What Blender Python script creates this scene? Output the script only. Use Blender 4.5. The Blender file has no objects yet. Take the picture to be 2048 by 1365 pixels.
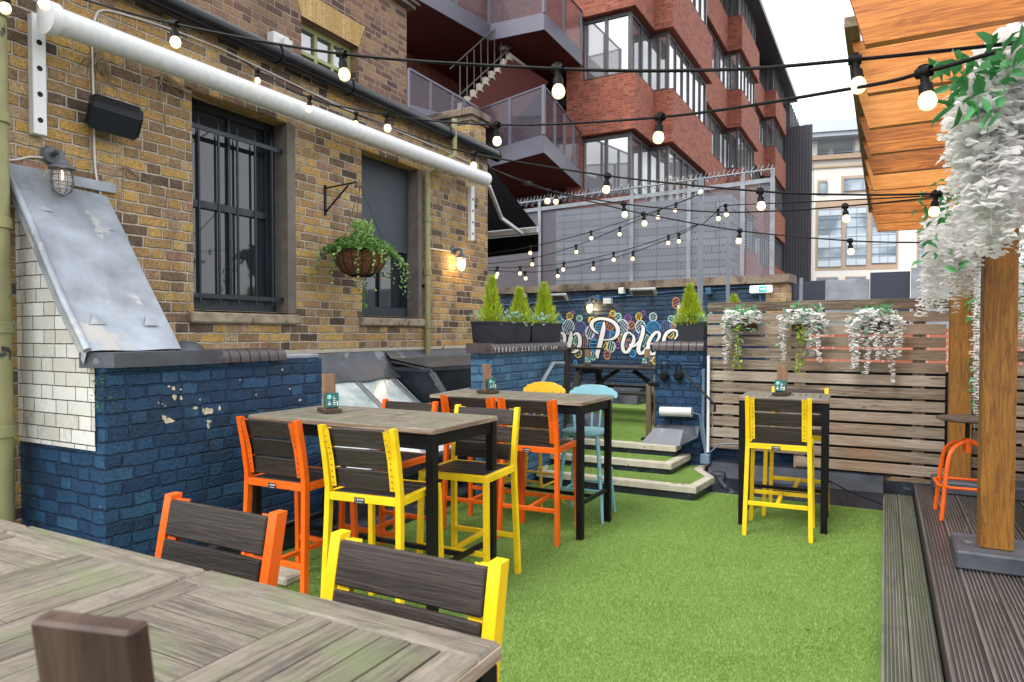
import bpy, math, random
import numpy as np
from mathutils import Vector
random.seed(7); np.random.seed(7)
S = bpy.context.scene
# ------------------------------------------------------------------ camera
F = 1365.0; YAW = math.radians(28.66); PITCH = math.radians(1.35); CH = 1.55
cs, sn = math.cos(YAW), math.sin(YAW); cp, sp = math.cos(PITCH), math.sin(PITCH)
V0 = 669 + F * math.tan(PITCH)
cam_d = bpy.data.cameras.new("camera"); cam = bpy.data.objects.new("camera", cam_d)
S.collection.objects.link(cam); S.camera = cam
cam_d.sensor_width = 36; cam_d.lens = F / 2048 * 36; cam_d.shift_y = (V0 - 682.5) / 2048
cam_d.clip_start = 0.05; cam_d.clip_end = 3000
cam_d.dof.use_dof = True; cam_d.dof.focus_distance = 4.2; cam_d.dof.aperture_fstop = 7.5
cam.location = (0, 0, CH); cam.rotation_euler = (math.pi / 2 - PITCH, 0, YAW)
# ------------------------------------------------------------------ world, sun, exposure
SUN_EL, SUN_AZ = math.radians(52), math.radians(200)
W = bpy.data.worlds.new("World"); S.world = W; W.use_nodes = True
nt = W.node_tree; nt.nodes.clear()
sky = nt.nodes.new('ShaderNodeTexSky'); sky.sky_type = 'NISHITA'; sky.sun_disc = False
sky.sun_elevation = SUN_EL; sky.sun_rotation = SUN_AZ; sky.air_density = 1.0; sky.dust_density = 4.0
hs = nt.nodes.new('ShaderNodeHueSaturation'); hs.inputs['Saturation'].default_value = 0.22
mixw = nt.nodes.new('ShaderNodeMix'); mixw.data_type = 'RGBA'; mixw.inputs[0].default_value = 0.75
mixw.inputs[7].default_value = (9.0, 9.2, 9.5, 1)          # even cloud cover over the sky
bg = nt.nodes.new('ShaderNodeBackground'); bg.inputs[1].default_value = 0.13
wo = nt.nodes.new('ShaderNodeOutputWorld')
nt.links.new(sky.outputs[0], hs.inputs['Color']); nt.links.new(hs.outputs[0], mixw.inputs[6])
nt.links.new(mixw.outputs[2], bg.inputs[0]); nt.links.new(bg.outputs[0], wo.inputs[0])
sd = bpy.data.lights.new("sun", 'SUN'); sd.energy = 1.3; sd.angle = math.radians(25); sd.color = (1, .96, .9)
so = bpy.data.objects.new("sun", sd); S.collection.objects.link(so)
_d = Vector((math.sin(SUN_AZ) * math.cos(SUN_EL), math.cos(SUN_AZ) * math.cos(SUN_EL), math.sin(SUN_EL)))
so.rotation_euler = _d.to_track_quat('Z', 'Y').to_euler()
S.view_settings.view_transform = 'Standard'; S.view_settings.look = 'None'
S.view_settings.exposure = 0.98; S.view_settings.gamma = 1
S.cycles.max_bounces = 8; S.cycles.transparent_max_bounces = 16
# ------------------------------------------------------------------ helpers
def ray(u, v):
    a = (u - 1024) / F; b = (V0 - v) / F
    f = Vector((-sn * cp, cs * cp, -sp)); r = Vector((cs, sn, 0)); up = Vector((-sn * sp, cs * sp, cp))
    return f + r * a + up * b
C0 = Vector((0, 0, CH))
def at(u, v, x=None, y=None, z=None, t=None, pl=None):
    """photo measurement (2048 px wide) -> the point of a real plane x=, y=, z= or at depth t"""
    d = ray(u, v)
    if x is not None: k = x / d.x
    elif y is not None: k = y / d.y
    elif z is not None: k = (z - CH) / d.z
    elif pl is not None:
        k = (pl[0] - C0).dot(pl[1]) / d.dot(pl[1])
    else: k = t
    return C0 + d * k
def rnd(a, b): return random.uniform(a, b)
class MB:
    def __init__(s): s.v = []; s.f = []; s.gs = []; s.tn = []; s.mi = []
    def poly(s, pts, faces, gs=(1, 1, 1), tone=None, mi=0):
        b = len(s.v); s.v += [tuple(p) for p in pts]
        tone = random.random() if tone is None else tone
        for f in faces: s.f.append([b + i for i in f]); s.gs.append(gs); s.tn.append(tone); s.mi.append(mi)
        return s
    def obox(s, c, ax, ay, az, hx, hy, hz, bev=0.0, g='x', tone=None, mi=0):
        c = Vector(c); ax = Vector(ax).normalized(); ay = Vector(ay).normalized(); az = Vector(az).normalized()
        gv = {'x': ax, 'y': ay, 'z': az}.get(g, ax)
        gs = tuple(34 - 32 * abs(gv[i]) for i in range(3))
        b = min(bev, hx * .49, hy * .49, hz * .49)
        if b <= 0:
            P = [c + ax * hx * i + ay * hy * j + az * hz * k for i in (-1, 1) for j in (-1, 1) for k in (-1, 1)]
            Fc = [(0, 1, 3, 2), (4, 6, 7, 5), (0, 4, 5, 1), (2, 3, 7, 6), (0, 2, 6, 4), (1, 5, 7, 3)]
            return s.poly(P, Fc, gs, tone, mi)
        P = []; idx = {}
        for i in (-1, 1):
            for j in (-1, 1):
                for k in (-1, 1):
                    for m in range(3):
                        h = [hx - b, hy - b, hz - b]; h[m] += b
                        idx[(i, j, k, m)] = len(P); P.append(c + ax * i * h[0] + ay * j * h[1] + az * k * h[2])
        Fc = []
        q = [(-1, -1), (1, -1), (1, 1), (-1, 1)]
        for sg in (-1, 1):
            a = [idx[(sg, j, k, 0)] for j, k in q]; Fc.append(a if sg > 0 else a[::-1])
            a = [idx[(j, sg, k, 1)] for j, k in q]; Fc.append(a[::-1] if sg > 0 else a)
            a = [idx[(j, k, sg, 2)] for j, k in q]; Fc.append(a if sg > 0 else a[::-1])
        for i in (-1, 1):
            for j in (-1, 1):
                a = [idx[(i, j, -1, 0)], idx[(i, j, -1, 1)], idx[(i, j, 1, 1)], idx[(i, j, 1, 0)]]
                Fc.append(a if i * j > 0 else a[::-1])
                a = [idx[(i, -1, j, 0)], idx[(i, -1, j, 2)], idx[(i, 1, j, 2)], idx[(i, 1, j, 0)]]
                Fc.append(a[::-1] if i * j > 0 else a)
                a = [idx[(-1, i, j, 1)], idx[(-1, i, j, 2)], idx[(1, i, j, 2)], idx[(1, i, j, 1)]]
                Fc.append(a if i * j > 0 else a[::-1])
                for k in (-1, 1):
                    a = [idx[(i, j, k, 0)], idx[(i, j, k, 1)], idx[(i, j, k, 2)]]
                    Fc.append(a if i * j * k > 0 else a[::-1])
        return s.poly(P, Fc, gs, tone, mi)
    def box(s, x0, y0, z0, x1, y1, z1, bev=0.0, g='x', tone=None, mi=0):
        return s.obox(((x0 + x1) / 2, (y0 + y1) / 2, (z0 + z1) / 2), (1, 0, 0), (0, 1, 0), (0, 0, 1),
                      abs(x1 - x0) / 2, abs(y1 - y0) / 2, abs(z1 - z0) / 2, bev, g, tone, mi)
    def bar(s, p, q, w, h, bev=0.0, up=(0, 0, 1), tone=None, mi=0):
        p = Vector(p); q = Vector(q); d = (q - p); L = d.length; d = d / L
        up = Vector(up)
        if abs(d.dot(up)) > .98: up = Vector((0, 1, 0))
        sd_ = d.cross(up).normalized(); u2 = sd_.cross(d).normalized()
        return s.obox((p + q) / 2, d, sd_, u2, L / 2, w / 2, h / 2, bev, 'x', tone, mi)
    def loft(s, pts, w, d, tone=None, mi=0):
        P = []; Fc = []
        for p in pts:
            for a, b in ((-1, -1), (1, -1), (1, 1), (-1, 1)): P.append((p[0] + a * w / 2, p[1] + b * d / 2, p[2]))
        n = len(pts)
        for i in range(n - 1):
            for k in range(4): Fc.append((i * 4 + k, i * 4 + (k + 1) % 4, i * 4 + 4 + (k + 1) % 4, i * 4 + 4 + k))
        Fc.append((3, 2, 1, 0)); Fc.append((n * 4 - 4, n * 4 - 3, n * 4 - 2, n * 4 - 1))
        return s.poly(P, Fc, (34, 34, 2), tone, mi)
    def tube(s, pts, r, n=8, closed=False, tone=None, mi=0, cap=True):
        pts = [Vector(p) for p in pts]; m = len(pts); P = []; Fc = []; pu = None
        rr = r if isinstance(r, (list, tuple)) else [r] * m
        for i, p in enumerate(pts):
            if closed: d = pts[(i + 1) % m] - pts[i - 1]
            else: d = pts[min(i + 1, m - 1)] - pts[max(i - 1, 0)]
            d = d.normalized() if d.length > 1e-9 else Vector((0, 0, 1))
            if pu is None:
                pu = Vector((0, 0, 1)) if abs(d.z) < .9 else Vector((1, 0, 0))
            a = d.cross(pu)
            if a.length < 1e-4: a = d.cross(Vector((0, 1, 0)))
            a.normalize(); b = a.cross(d).normalized(); pu = b
            for k in range(n):
                t = 2 * math.pi * k / n; P.append(p + a * math.cos(t) * rr[i] + b * math.sin(t) * rr[i])
        for i in range(m if closed else m - 1):
            j = (i + 1) % m
            for k in range(n): Fc.append((i * n + (k + 1) % n, i * n + k, j * n + k, j * n + (k + 1) % n))
        if cap and not closed: Fc.append(tuple(range(n))); Fc.append(tuple(range(m * n - 1, m * n - 1 - n, -1)))
        return s.poly(P, Fc, (1, 1, 1), tone, mi)
    def lathe(s, c, prof, n=16, ax=(0, 0, 1), tone=None, mi=0):
        c = Vector(c); ax = Vector(ax).normalized()
        a = ax.cross(Vector((0, 1, 0)) if abs(ax.y) < .9 else Vector((1, 0, 0))).normalized(); b = ax.cross(a)
        P = []; Fc = []
        for r, h in prof:
            for k in range(n):
                t = 2 * math.pi * k / n; P.append(c + ax * h + (a * math.cos(t) + b * math.sin(t)) * max(r, 1e-4))
        for i in range(len(prof) - 1):
            for k in range(n): Fc.append((i * n + k, i * n + (k + 1) % n, (i + 1) * n + (k + 1) % n, (i + 1) * n + k))
        return s.poly(P, Fc, (8, 8, 8), tone, mi)
    def prism(s, poly, z0, z1, tone=None, mi=0, g=(1, 1, 1)):
        n = len(poly); P = [(x, y, z0) for x, y in poly] + [(x, y, z1) for x, y in poly]
        Fc = [tuple(range(n - 1, -1, -1)), tuple(range(n, 2 * n))] + [(i, (i + 1) % n, n + (i + 1) % n, n + i) for i in range(n)]
        return s.poly(P, Fc, g, tone, mi)
    def quad(s, a, b, c, d, gs=(1, 1, 1), tone=None, mi=0): return s.poly([a, b, c, d], [(0, 1, 2, 3)], gs, tone, mi)
    def build(s, name, mats, parent=None, smooth=False, label=None):
        me = bpy.data.meshes.new(name); me.from_pydata(s.v, [], s.f)
        if not isinstance(mats, (list, tuple)): mats = [mats]
        for m in mats: me.materials.append(m)
        me.polygons.foreach_set('material_index', s.mi)
        a = me.attributes.new('gs', 'FLOAT_VECTOR', 'FACE'); a.data.foreach_set('vector', np.array(s.gs, dtype=np.float32).ravel())
        a = me.attributes.new('tone', 'FLOAT', 'FACE'); a.data.foreach_set('value', s.tn)
        if smooth: me.shade_smooth() if hasattr(me, 'shade_smooth') else me.polygons.foreach_set('use_smooth', [True] * len(s.f))
        me.update(); o = bpy.data.objects.new(name, me); S.collection.objects.link(o)
        if parent: o.parent = parent
        if label: o['label'] = label
        return o
def tag(o, label, cat, group=None):
    o['label'] = label; o['category'] = cat
    if group: o['group'] = group
    return o
def struct(o): o['kind'] = 'structure'; return o
def empty(name, loc, label, cat, group=None, rz=0):
    o = bpy.data.objects.new(name, None); S.collection.objects.link(o); o.empty_display_size = .1
    o.location = loc; o.rotation_euler = (0, 0, rz); return tag(o, label, cat, group)
KIDS = {}
def copy_tree(o, parent=None):
    c = o.copy(); S.collection.objects.link(c); c.parent = parent
    for ch in [x for x in S.collection.objects if x.parent == o]: copy_tree(ch, c)
    return c
def smooth_auto(o, ang=40):
    me = o.data
    for p in me.polygons: p.use_smooth = True
    try: me.set_sharp_from_angle(angle=math.radians(ang))
    except Exception: pass
    return o
def text_mesh(txt, size, name, mat, parent, origin, xdir, updir, ext=.001, align='CENTER', sx=1.0):
    cu = bpy.data.curves.new(name, 'FONT'); cu.body = txt; cu.size = size; cu.extrude = ext; cu.align_x = align; cu.resolution_u = 2
    to = bpy.data.objects.new(name + '_tmp', cu); S.collection.objects.link(to)
    bpy.context.view_layer.update()
    me = bpy.data.meshes.new_from_object(to.evaluated_get(bpy.context.evaluated_depsgraph_get()))
    bpy.data.objects.remove(to); bpy.data.curves.remove(cu)
    X = Vector(xdir).normalized(); U = Vector(updir).normalized(); N = X.cross(U); O = Vector(origin)
    for v in me.vertices: v.co = O + X * v.co.x * sx + U * v.co.y + N * v.co.z
    me.materials.clear(); me.materials.append(mat)
    o = bpy.data.objects.new(name, me); S.collection.objects.link(o)
    if parent: o.parent = parent
    return o
# ------------------------------------------------------------------ materials
class N:
    def __init__(s, name):
        s.m = bpy.data.materials.new(name); s.m.use_nodes = True; s.t = s.m.node_tree
        s.b = s.t.nodes['Principled BSDF']; s.out = s.t.nodes['Material Output']
    def new(s, ty, **k):
        n = s.t.nodes.new(ty)
        for a, b in k.items(): setattr(n, a, b)
        return n
    def put(s, sock, v):
        if v is None: return
        if hasattr(v, 'is_output'): s.t.links.new(v, sock)
        else: sock.default_value = v
    def M(s, op, a, b=None, c=None):
        n = s.new('ShaderNodeMath', operation=op); s.put(n.inputs[0], a)
        if b is not None: s.put(n.inputs[1], b)
        if c is not None: s.put(n.inputs[2], c)
        return n.outputs[0]
    def VM(s, op, a, b=None):
        n = s.new('ShaderNodeVectorMath', operation=op); s.put(n.inputs[0], a)
        if b is not None: s.put(n.inputs[1], b)
        return n.outputs[0]
    def noise(s, vec, scale, detail=4, rough=.55, dist=0, col=False):
        n = s.new('ShaderNodeTexNoise'); n.inputs['Scale'].default_value = scale; n.inputs['Detail'].default_value = detail
        n.inputs['Roughness'].default_value = rough; n.inputs['Distortion'].default_value = dist
        if vec is not None: s.put(n.inputs['Vector'], vec)
        return n.outputs['Color' if col else 'Fac']
    def ramp(s, fac, stops, interp='LINEAR'):
        n = s.new('ShaderNodeValToRGB'); n.color_ramp.interpolation = interp; e = n.color_ramp.elements
        while len(e) > 1: e.remove(e[0])
        e[0].position = stops[0][0]; c = stops[0][1]; e[0].color = (*c, 1) if isinstance(c, tuple) else (c, c, c, 1)
        for p, c in stops[1:]:
            k = e.new(p); k.color = (*c, 1) if isinstance(c, tuple) else (c, c, c, 1)
        s.put(n.inputs[0], fac); return n.outputs[0]
    def mix(s, fac, a, b, mode='MIX'):
        n = s.new('ShaderNodeMix', data_type='RGBA', blend_type=mode); s.put(n.inputs[0], fac)
        for k, v in ((6, a), (7, b)):
            if isinstance(v, tuple): v = (*v[:3], 1)
            s.put(n.inputs[k], v)
        return n.outputs[2]
    def mr(s, v, a, b, c=0., d=1., smooth=False):
        n = s.new('ShaderNodeMapRange'); n.interpolation_type = 'SMOOTHSTEP' if smooth else 'LINEAR'
        s.put(n.inputs[0], v)
        for i, x in enumerate((a, b, c, d)): s.put(n.inputs[i + 1], x)
        return n.outputs[0]
    def obj(s): return s.new('ShaderNodeTexCoord').outputs['Object']
    def attr(s, nm, what='Fac'): return s.new('ShaderNodeAttribute', attribute_name=nm).outputs[what]
    def bump(s, h, strength=.5, dist=.01):
        n = s.new('ShaderNodeBump'); n.inputs['Strength'].default_value = strength; n.inputs['Distance'].default_value = dist
        s.put(n.inputs['Height'], h); s.t.links.new(n.outputs[0], s.b.inputs['Normal'])
    def base(s, c, rough=.6, metal=0., spec=.5):
        if isinstance(c, tuple): c = (*c[:3], 1)
        s.put(s.b.inputs['Base Color'], c); s.put(s.b.inputs['Roughness'], rough); s.put(s.b.inputs['Metallic'], metal)
        s.b.inputs['Specular IOR Level'].default_value = spec; return s
def paint(name, c, rough=.45, var=.18, metal=0., scale=6, wear=None, bump=.15, spec=.5):
    n = N(name); v = n.obj(); a = n.noise(v, scale, 5)
    k = n.mr(a, .3, .7, 1 - var, 1 + var)
    cc = n.new('ShaderNodeVectorMath', operation='SCALE'); cc.inputs[0].default_value = c; n.put(cc.inputs[3], k)
    col = cc.outputs[0]
    if wear:
        w = n.mr(n.noise(v, wear[1], 8, .7), wear[2], wear[2] + .04); col = n.mix(w, col, wear[0])
    n.base(col, n.mr(a, .3, .7, rough - .08, rough + .1), metal, spec)
    n.bump(n.noise(v, scale * 12, 3), bump, .002); return n.m
def wood(name, stops, rough=.65, knots=True, bstr=.4, fine=1.0, stain=None, dist=1.2, bd=.003, crack=0, mott=None, tv=.16):
    n = N(name); v = n.obj(); t = n.attr('tone'); g = n.attr('gs', 'Vector')
    p = n.VM('MULTIPLY', v, g)
    off = n.new('ShaderNodeCombineXYZ'); n.put(off.inputs[0], n.M('MULTIPLY', t, 37)); n.put(off.inputs[1], n.M('MULTIPLY', t, 91)); n.put(off.inputs[2], n.M('MULTIPLY', t, 53))
    p = n.VM('ADD', p, off.outputs[0])
    a = n.noise(p, .55 * fine, 7, .62, dist); b = n.noise(p, 3.2 * fine, 4, .6, .4)
    k = n.M('ADD', n.M('MULTIPLY', a, .72), n.M('MULTIPLY', b, .28))
    k = n.M('ADD', k, n.M('MULTIPLY', n.M('SUBTRACT', t, .5), tv))
    col = n.ramp(k, stops)
    if knots:
        vo = n.new('ShaderNodeTexVoronoi'); n.put(vo.inputs['Vector'], n.VM('MULTIPLY', p, (.13, .13, .13))); vo.inputs['Scale'].default_value = 1.0
        kk = n.mr(n.M('ADD', vo.outputs['Distance'], n.M('MULTIPLY', n.M('SUBTRACT', a, .5), .25)), .05, .16, 1, 0, True)
        col = n.mix(n.M('MULTIPLY', kk, .75), col, stops[0][1]); 
    if crack:
        ck = n.mr(n.noise(n.VM('MULTIPLY', p, (1.0, 1.0, 1.0)), 1.7, 2, .5, .8), .69, .72, 0, .8); col = n.mix(ck, col, (.03, .015, .008))
    if mott: col = n.mix(n.mr(n.noise(v, mott[1], 6, .7), mott[2], mott[2] + .15, 0, mott[3]), col, mott[0])
    if stain: col = n.mix(n.mr(n.noise(v, stain[1], 5, .6), stain[2], stain[2] + .2, 0, stain[3]), col, stain[0])
    n.base(col, n.mr(b, .3, .7, rough - .1, rough + .12), 0, .4); n.bump(k, bstr, bd); return n.m
def masonry(name, cols, mortar, L=.345, H=.078, joint=.005, soft=.004, rough=.85, bstr=.8, bd=.008, paintc=None, chips=None, grime=None, wob=.005, spec=.3, lshift=0., tile=False, fine=90, streak=None):
    n = N(name); v = n.obj(); g = n.new('ShaderNodeNewGeometry')
    sx = n.new('ShaderNodeSeparateXYZ'); n.put(sx.inputs[0], v); sn_ = n.new('ShaderNodeSeparateXYZ'); n.put(sn_.inputs[0], g.outputs['True Normal'])
    isx = n.M('GREATER_THAN', n.M('ABSOLUTE', sn_.outputs[0]), .6)
    u = n.M('ADD', n.M('MULTIPLY', sx.outputs[1], isx), n.M('MULTIPLY', sx.outputs[0], n.M('SUBTRACT', 1., isx)))
    nz = n.noise(v, 9, 3, .6); wz = n.M('MULTIPLY', n.M('SUBTRACT', nz, .5), wob * 1.6)
    z = n.M('ADD', sx.outputs[2], wz)
    zz = n.M('DIVIDE', z, H); row = n.M('FLOOR', zz); fz = n.M('SUBTRACT', zz, row)
    jit = n.new('ShaderNodeTexWhiteNoise', noise_dimensions='1D'); n.put(jit.inputs['W'], row)
    uu = n.M('ADD', n.M('DIVIDE', u, L), n.M('ADD', n.M('MULTIPLY', n.M('MODULO', n.M('ADD', row, 1000.), 2.), .5), n.M('MULTIPLY', jit.outputs['Value'], .22)))
    cell = n.M('FLOOR', uu); f = n.M('SUBTRACT', uu, cell)
    if tile: sp_ = .66
    else: sp_ = .66
    isH = n.M('GREATER_THAN', f, sp_); notH = n.M('SUBTRACT', 1., isH)
    loc = n.M('ADD', n.M('MULTIPLY', isH, n.M('DIVIDE', n.M('SUBTRACT', f, sp_), 1 - sp_)), n.M('MULTIPLY', notH, n.M('DIVIDE', f, sp_)))
    wid = n.M('ADD', n.M('MULTIPLY', isH, (1 - sp_) * L), n.M('MULTIPLY', notH, sp_ * L))
    du = n.M('MULTIPLY', n.M('SUBTRACT', .5, n.M('ABSOLUTE', n.M('SUBTRACT', loc, .5))), wid)
    dz = n.M('MULTIPLY', n.M('SUBTRACT', .5, n.M('ABSOLUTE', n.M('SUBTRACT', fz, .5))), H)
    ed = n.M('ADD', n.M('MINIMUM', du, dz), n.M('MULTIPLY', n.M('SUBTRACT', n.noise(v, 45, 4, .7), .5), wob))
    mask = n.mr(ed, joint, joint + soft, 0, 1, True)
    idv = n.new('ShaderNodeCombineXYZ'); n.put(idv.inputs[0], n.M('ADD', n.M('MULTIPLY', cell, 2.), isH)); n.put(idv.inputs[1], row)
    n.put(idv.inputs[2], isx)
    wn = n.new('ShaderNodeTexWhiteNoise', noise_dimensions='3D'); n.put(wn.inputs['Vector'], idv.outputs[0])
    fine_n = n.noise(v, fine, 5, .7); big = n.noise(v, 1.3, 3, .5); med = n.noise(v, 14, 5, .7)
    k = n.M('ADD', wn.outputs['Value'], n.M('MULTIPLY', n.M('SUBTRACT', med, .5), .45))
    k = n.M('ADD', k, n.M('MULTIPLY', n.M('SUBTRACT', big, .5), .35))
    col = n.ramp(k, cols)
    sc = n.new('ShaderNodeVectorMath', operation='SCALE'); n.put(sc.inputs[0], col); n.put(sc.inputs[3], n.mr(fine_n, .3, .7, .42 if not tile else .95, 1.5 if not tile else 1.03)); col = sc.outputs[0]
    pit = n.mr(n.noise(v, 60, 3, .6), .62, .68, 0, .7)
    if not tile and not paintc: col = n.mix(pit, col, (.03, .02, .015))
    mc = n.new('ShaderNodeVectorMath', operation='SCALE'); mc.inputs[0].default_value = mortar; n.put(mc.inputs[3], n.mr(med, .25, .75, .6, 1.35))
    col = n.mix(mask, mc.outputs[0], col)
    if chips:
        cz = n.M('MULTIPLY', n.mr(n.noise(v, chips[1], 5, .6, .3), chips[2], chips[2] + .012), mask)
        if len(chips) > 3:   # keep chips inside a band of the wall
            pass
        col = n.mix(cz, col, chips[0])
    if grime: 
        gm = n.mr(n.noise(v, grime[1], 5, .65), grime[2], grime[2] + .18, 0, grime[3]); col = n.mix(gm, col, grime[0])
    if streak: col = n.mix(n.mr(n.noise(n.VM('MULTIPLY', v, (1., 1., .22)), streak[1], 6, .65), streak[2], streak[2] + .16, 0, streak[3]), col, streak[0])
    n.base(col, n.mr(med, .3, .7, rough - .1, min(1, rough + .1)), 0, spec)
    h = n.M('ADD', mask, n.M('MULTIPLY', n.M('SUBTRACT', n.noise(v, 40, 5, .7), .5), .75 if not tile else .06))
    n.bump(h, bstr, bd); return n.m
M_ = {}
M_['stock'] = masonry('london_stock_brick', [(0, (.085, .06, .045)), (.12, (.16, .11, .075)), (.3, (.30, .195, .10)), (.5, (.43, .265, .10)), (.7, (.54, .335, .10)), (.86, (.47, .34, .19)), (1, (.32, .18, .125))], (.50, .43, .34), joint=.0035, soft=.007, wob=.011, grime=((.09, .065, .045), .9, .56, .5), bstr=1.0, bd=.018, streak=((.06, .045, .035), 2.2, .54, .5))
M_['stock_red'] = masonry('plum_brick', [(0, (.09, .05, .042)), (.4, (.22, .115, .075)), (.7, (.31, .19, .10)), (1, (.19, .10, .08))], (.32, .27, .22), joint=.0035, soft=.006, wob=.009, bd=.012, bstr=.9, grime=((.06, .05, .045), .8, .55, .5))
M_['blue'] = masonry('blue_painted_brick', [(0, (.006, .032, .085)), (.5, (.012, .056, .135)), (.9, (.017, .075, .165)), (1, (.028, .10, .20))], (.009, .040, .10), joint=.003, soft=.007, rough=.36, bstr=1.0, bd=.018, wob=.022, spec=.4, paintc=1, chips=((.55, .45, .27), 8, .72), grime=((.008, .010, .020), 1.5, .53, .8))
M_['bluedark'] = masonry('dark_blue_painted_brick', [(0, (.007, .026, .06)), (.5, (.011, .040, .09)), (1, (.017, .055, .115))], (.009, .032, .07), joint=.005, soft=.010, rough=.45, bstr=.9, bd=.014, wob=.01, spec=.5, paintc=1, grime=((.008, .010, .02), 1.1, .6, .6))
M_['bluelight'] = masonry('pale_blue_painted_brick', [(0, (.03, .10, .19)), (.5, (.045, .14, .26)), (1, (.065, .18, .31))], (.035, .11, .21), joint=.003, soft=.010, rough=.4, bstr=1.0, bd=.018, wob=.015, spec=.5, paintc=1, grime=((.012, .04, .09), 1.8, .5, .8))
M_['tile'] = masonry('white_glazed_brick', [(0, (.58, .57, .52)), (.5, (.70, .70, .67)), (1, (.78, .78, .76))], (.08, .07, .055), L=.36, H=.083, joint=.0025, soft=.0015, rough=.22, bstr=.5, bd=.004, wob=.003, spec=.6, tile=True, grime=((.16, .13, .10), 2.6, .57, .7))
M_['red'] = masonry('red_office_brick', [(0, (.20, .053, .033)), (.5, (.30, .08, .046)), (1, (.38, .115, .068))], (.24, .15, .12), L=.34, H=.0755, joint=.0045, soft=.004, rough=.85, bstr=.3, bd=.006, wob=.002)
M_['redwall'] = masonry('orange_brick', [(0, (.40, .12, .07)), (.5, (.50, .17, .10)), (1, (.58, .22, .14))], (.55, .42, .36), joint=.006, bstr=.4, bd=.006)
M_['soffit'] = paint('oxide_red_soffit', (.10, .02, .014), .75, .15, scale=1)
M_['coping'] = masonry('weathered_stone', [(0, (.20, .155, .115)), (1, (.28, .225, .17))], (.16, .13, .10), L=1.7, H=3, joint=.004, grime=((.045, .038, .03), 3.5, .47, .85), bstr=.5, bd=.01)
M_['stone'] = paint('sandstone_trim', (.29, .235, .165), .85, .35, scale=11, wear=((.12, .095, .07), 5, .55), bump=.8)
M_['jamb'] = paint('grey_render', (.15, .13, .11), .85, .2, scale=8, bump=.6)
M_['slate'] = paint('slate_roof', (.10, .11, .125), .5, .35, scale=14, bump=.5)
M_['lead'] = paint('weathered_lead', (.29, .32, .365), .5, .38, metal=.2, scale=3.4, wear=((.44, .43, .41), 2.2, .56), bump=.5)
M_['lead_dark'] = paint('dark_lead_flashing', (.075, .082, .10), .42, .4, metal=.25, scale=5, wear=((.19, .20, .22), 4, .6), bump=.6)
M_['blackboard'] = paint('black_painted_lead', (.016, .021, .032), .32, .5, scale=5, wear=((.09, .11, .14), 3.5, .60), bump=.8)
M_['felt'] = paint('bitumen_felt', (.03, .034, .042), .5, .5, scale=7, wear=((.09, .095, .105), 6, .58), bump=1)
M_['black'] = paint('black_metal', (.005, .005, .006), .45, .2, spec=.22)
M_['gutter'] = paint('black_gutter_paint', (.006, .007, .010), .2, .3, bump=.1, spec=.3)
M_['bulbcase'] = paint('black_rubber', (.006, .006, .006), .55, spec=.2)
M_['navy'] = paint('navy_window_paint', (.010, .017, .028), .4, .25)
M_['blind'] = paint('slate_blue_panel', (.032, .042, .057), .55, .12)
M_['white'] = paint('white_powder_coat', (.70, .71, .72), .4, .06)
M_['awn'] = paint('weathered_white_fabric_roller', (.66, .67, .68), .55, .1, scale=20, wear=((.28, .28, .28), 55, .66), bump=.4)
M_['awnblack'] = paint('black_awning_fabric', (.002, .002, .0025), .95, spec=.05)
M_['alu'] = paint('aluminium', (.42, .43, .44), .35, .1, metal=.7)
M_['galv'] = paint('galvanised_steel', (.25, .27, .30), .5, .25, metal=.4, scale=5)
M_['polegrey'] = paint('grey_blue_post_paint', (.14, .165, .20), .5, .1)
M_['olive'] = paint('olive_downpipe_paint', (.26, .25, .115), .5, .2, scale=4, wear=((.03, .025, .02), 6, .61))
M_['orange'] = paint('orange_powder_coat', (.78, .115, .001), .42, .12, wear=((.30, .07, .02), 26, .70))
M_['yellow'] = paint('yellow_powder_coat', (.86, .56, .006), .42, .12, wear=((.30, .18, .02), 26, .70))
M_['spblue'] = paint('pale_blue_chair_paint', (.22, .46, .53), .4, .12, wear=((.05, .05, .04), 22, .70))
M_['spyellow'] = paint('egg_yellow_chair_paint', (.80, .46, .03), .42, .1, wear=((.1, .07, .03), 22, .74))
M_['kerb'] = paint('concrete_kerb', (.46, .42, .34), .85, .2, scale=9, wear=((.16, .13, .09), 9, .60), bump=.7)
M_['coir'] = paint('coir_liner', (.13, .058, .022), .95, .6, scale=30, bump=2)
M_['cream'] = paint('cream_stone', (.78, .74, .68), .8, .06, scale=.6)
M_['tan'] = paint('tan_stone', (.50, .36, .25), .8, .08, scale=1)
M_['paleblue'] = paint('pale_blue_panel', (.55, .62, .68), .5, .05)
M_['bluefr'] = paint('blue_window_frame', (.24, .32, .42), .4, .05)
M_['bfr'] = paint('brown_window_frame', (.07, .06, .062), .4, .1)
M_['panel'] = paint('purple_grey_metal_panel', (.115, .112, .145), .42, .08, metal=.3, scale=1)
M_['greyclad'] = paint('dark_grey_cladding', (.065, .065, .08), .5, .15, metal=.3, scale=1)
M_['greywall'] = masonry('grey_profiled_wall', [(0, (.13, .14, .16)), (1, (.24, .255, .28))], (.05, .055, .06), L=6.0, H=.16, joint=.012, bstr=.3, wob=.004, grime=((.05, .055, .06), 1.2, .56, .6), tile=True)
M_['dkroof'] = paint('dark_roof_metal', (.035, .042, .052), .45, .2, metal=.3)
M_['offwhite'] = paint('white_plastic', (.62, .62, .60), .4, .08)
M_['bluebox'] = paint('blue_painted_metal', (.035, .10, .20), .45, .2)
M_['ltgreybox'] = paint('grey_blue_conduit_box', (.13, .19, .26), .5, .2)
M_['ink'] = paint('black_ink', (.008, .012, .02), .7)
M_['chalk'] = paint('white_wall_paint', (.74, .74, .75), .7, .05, wear=((.3, .33, .38), 30, .66))
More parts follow.
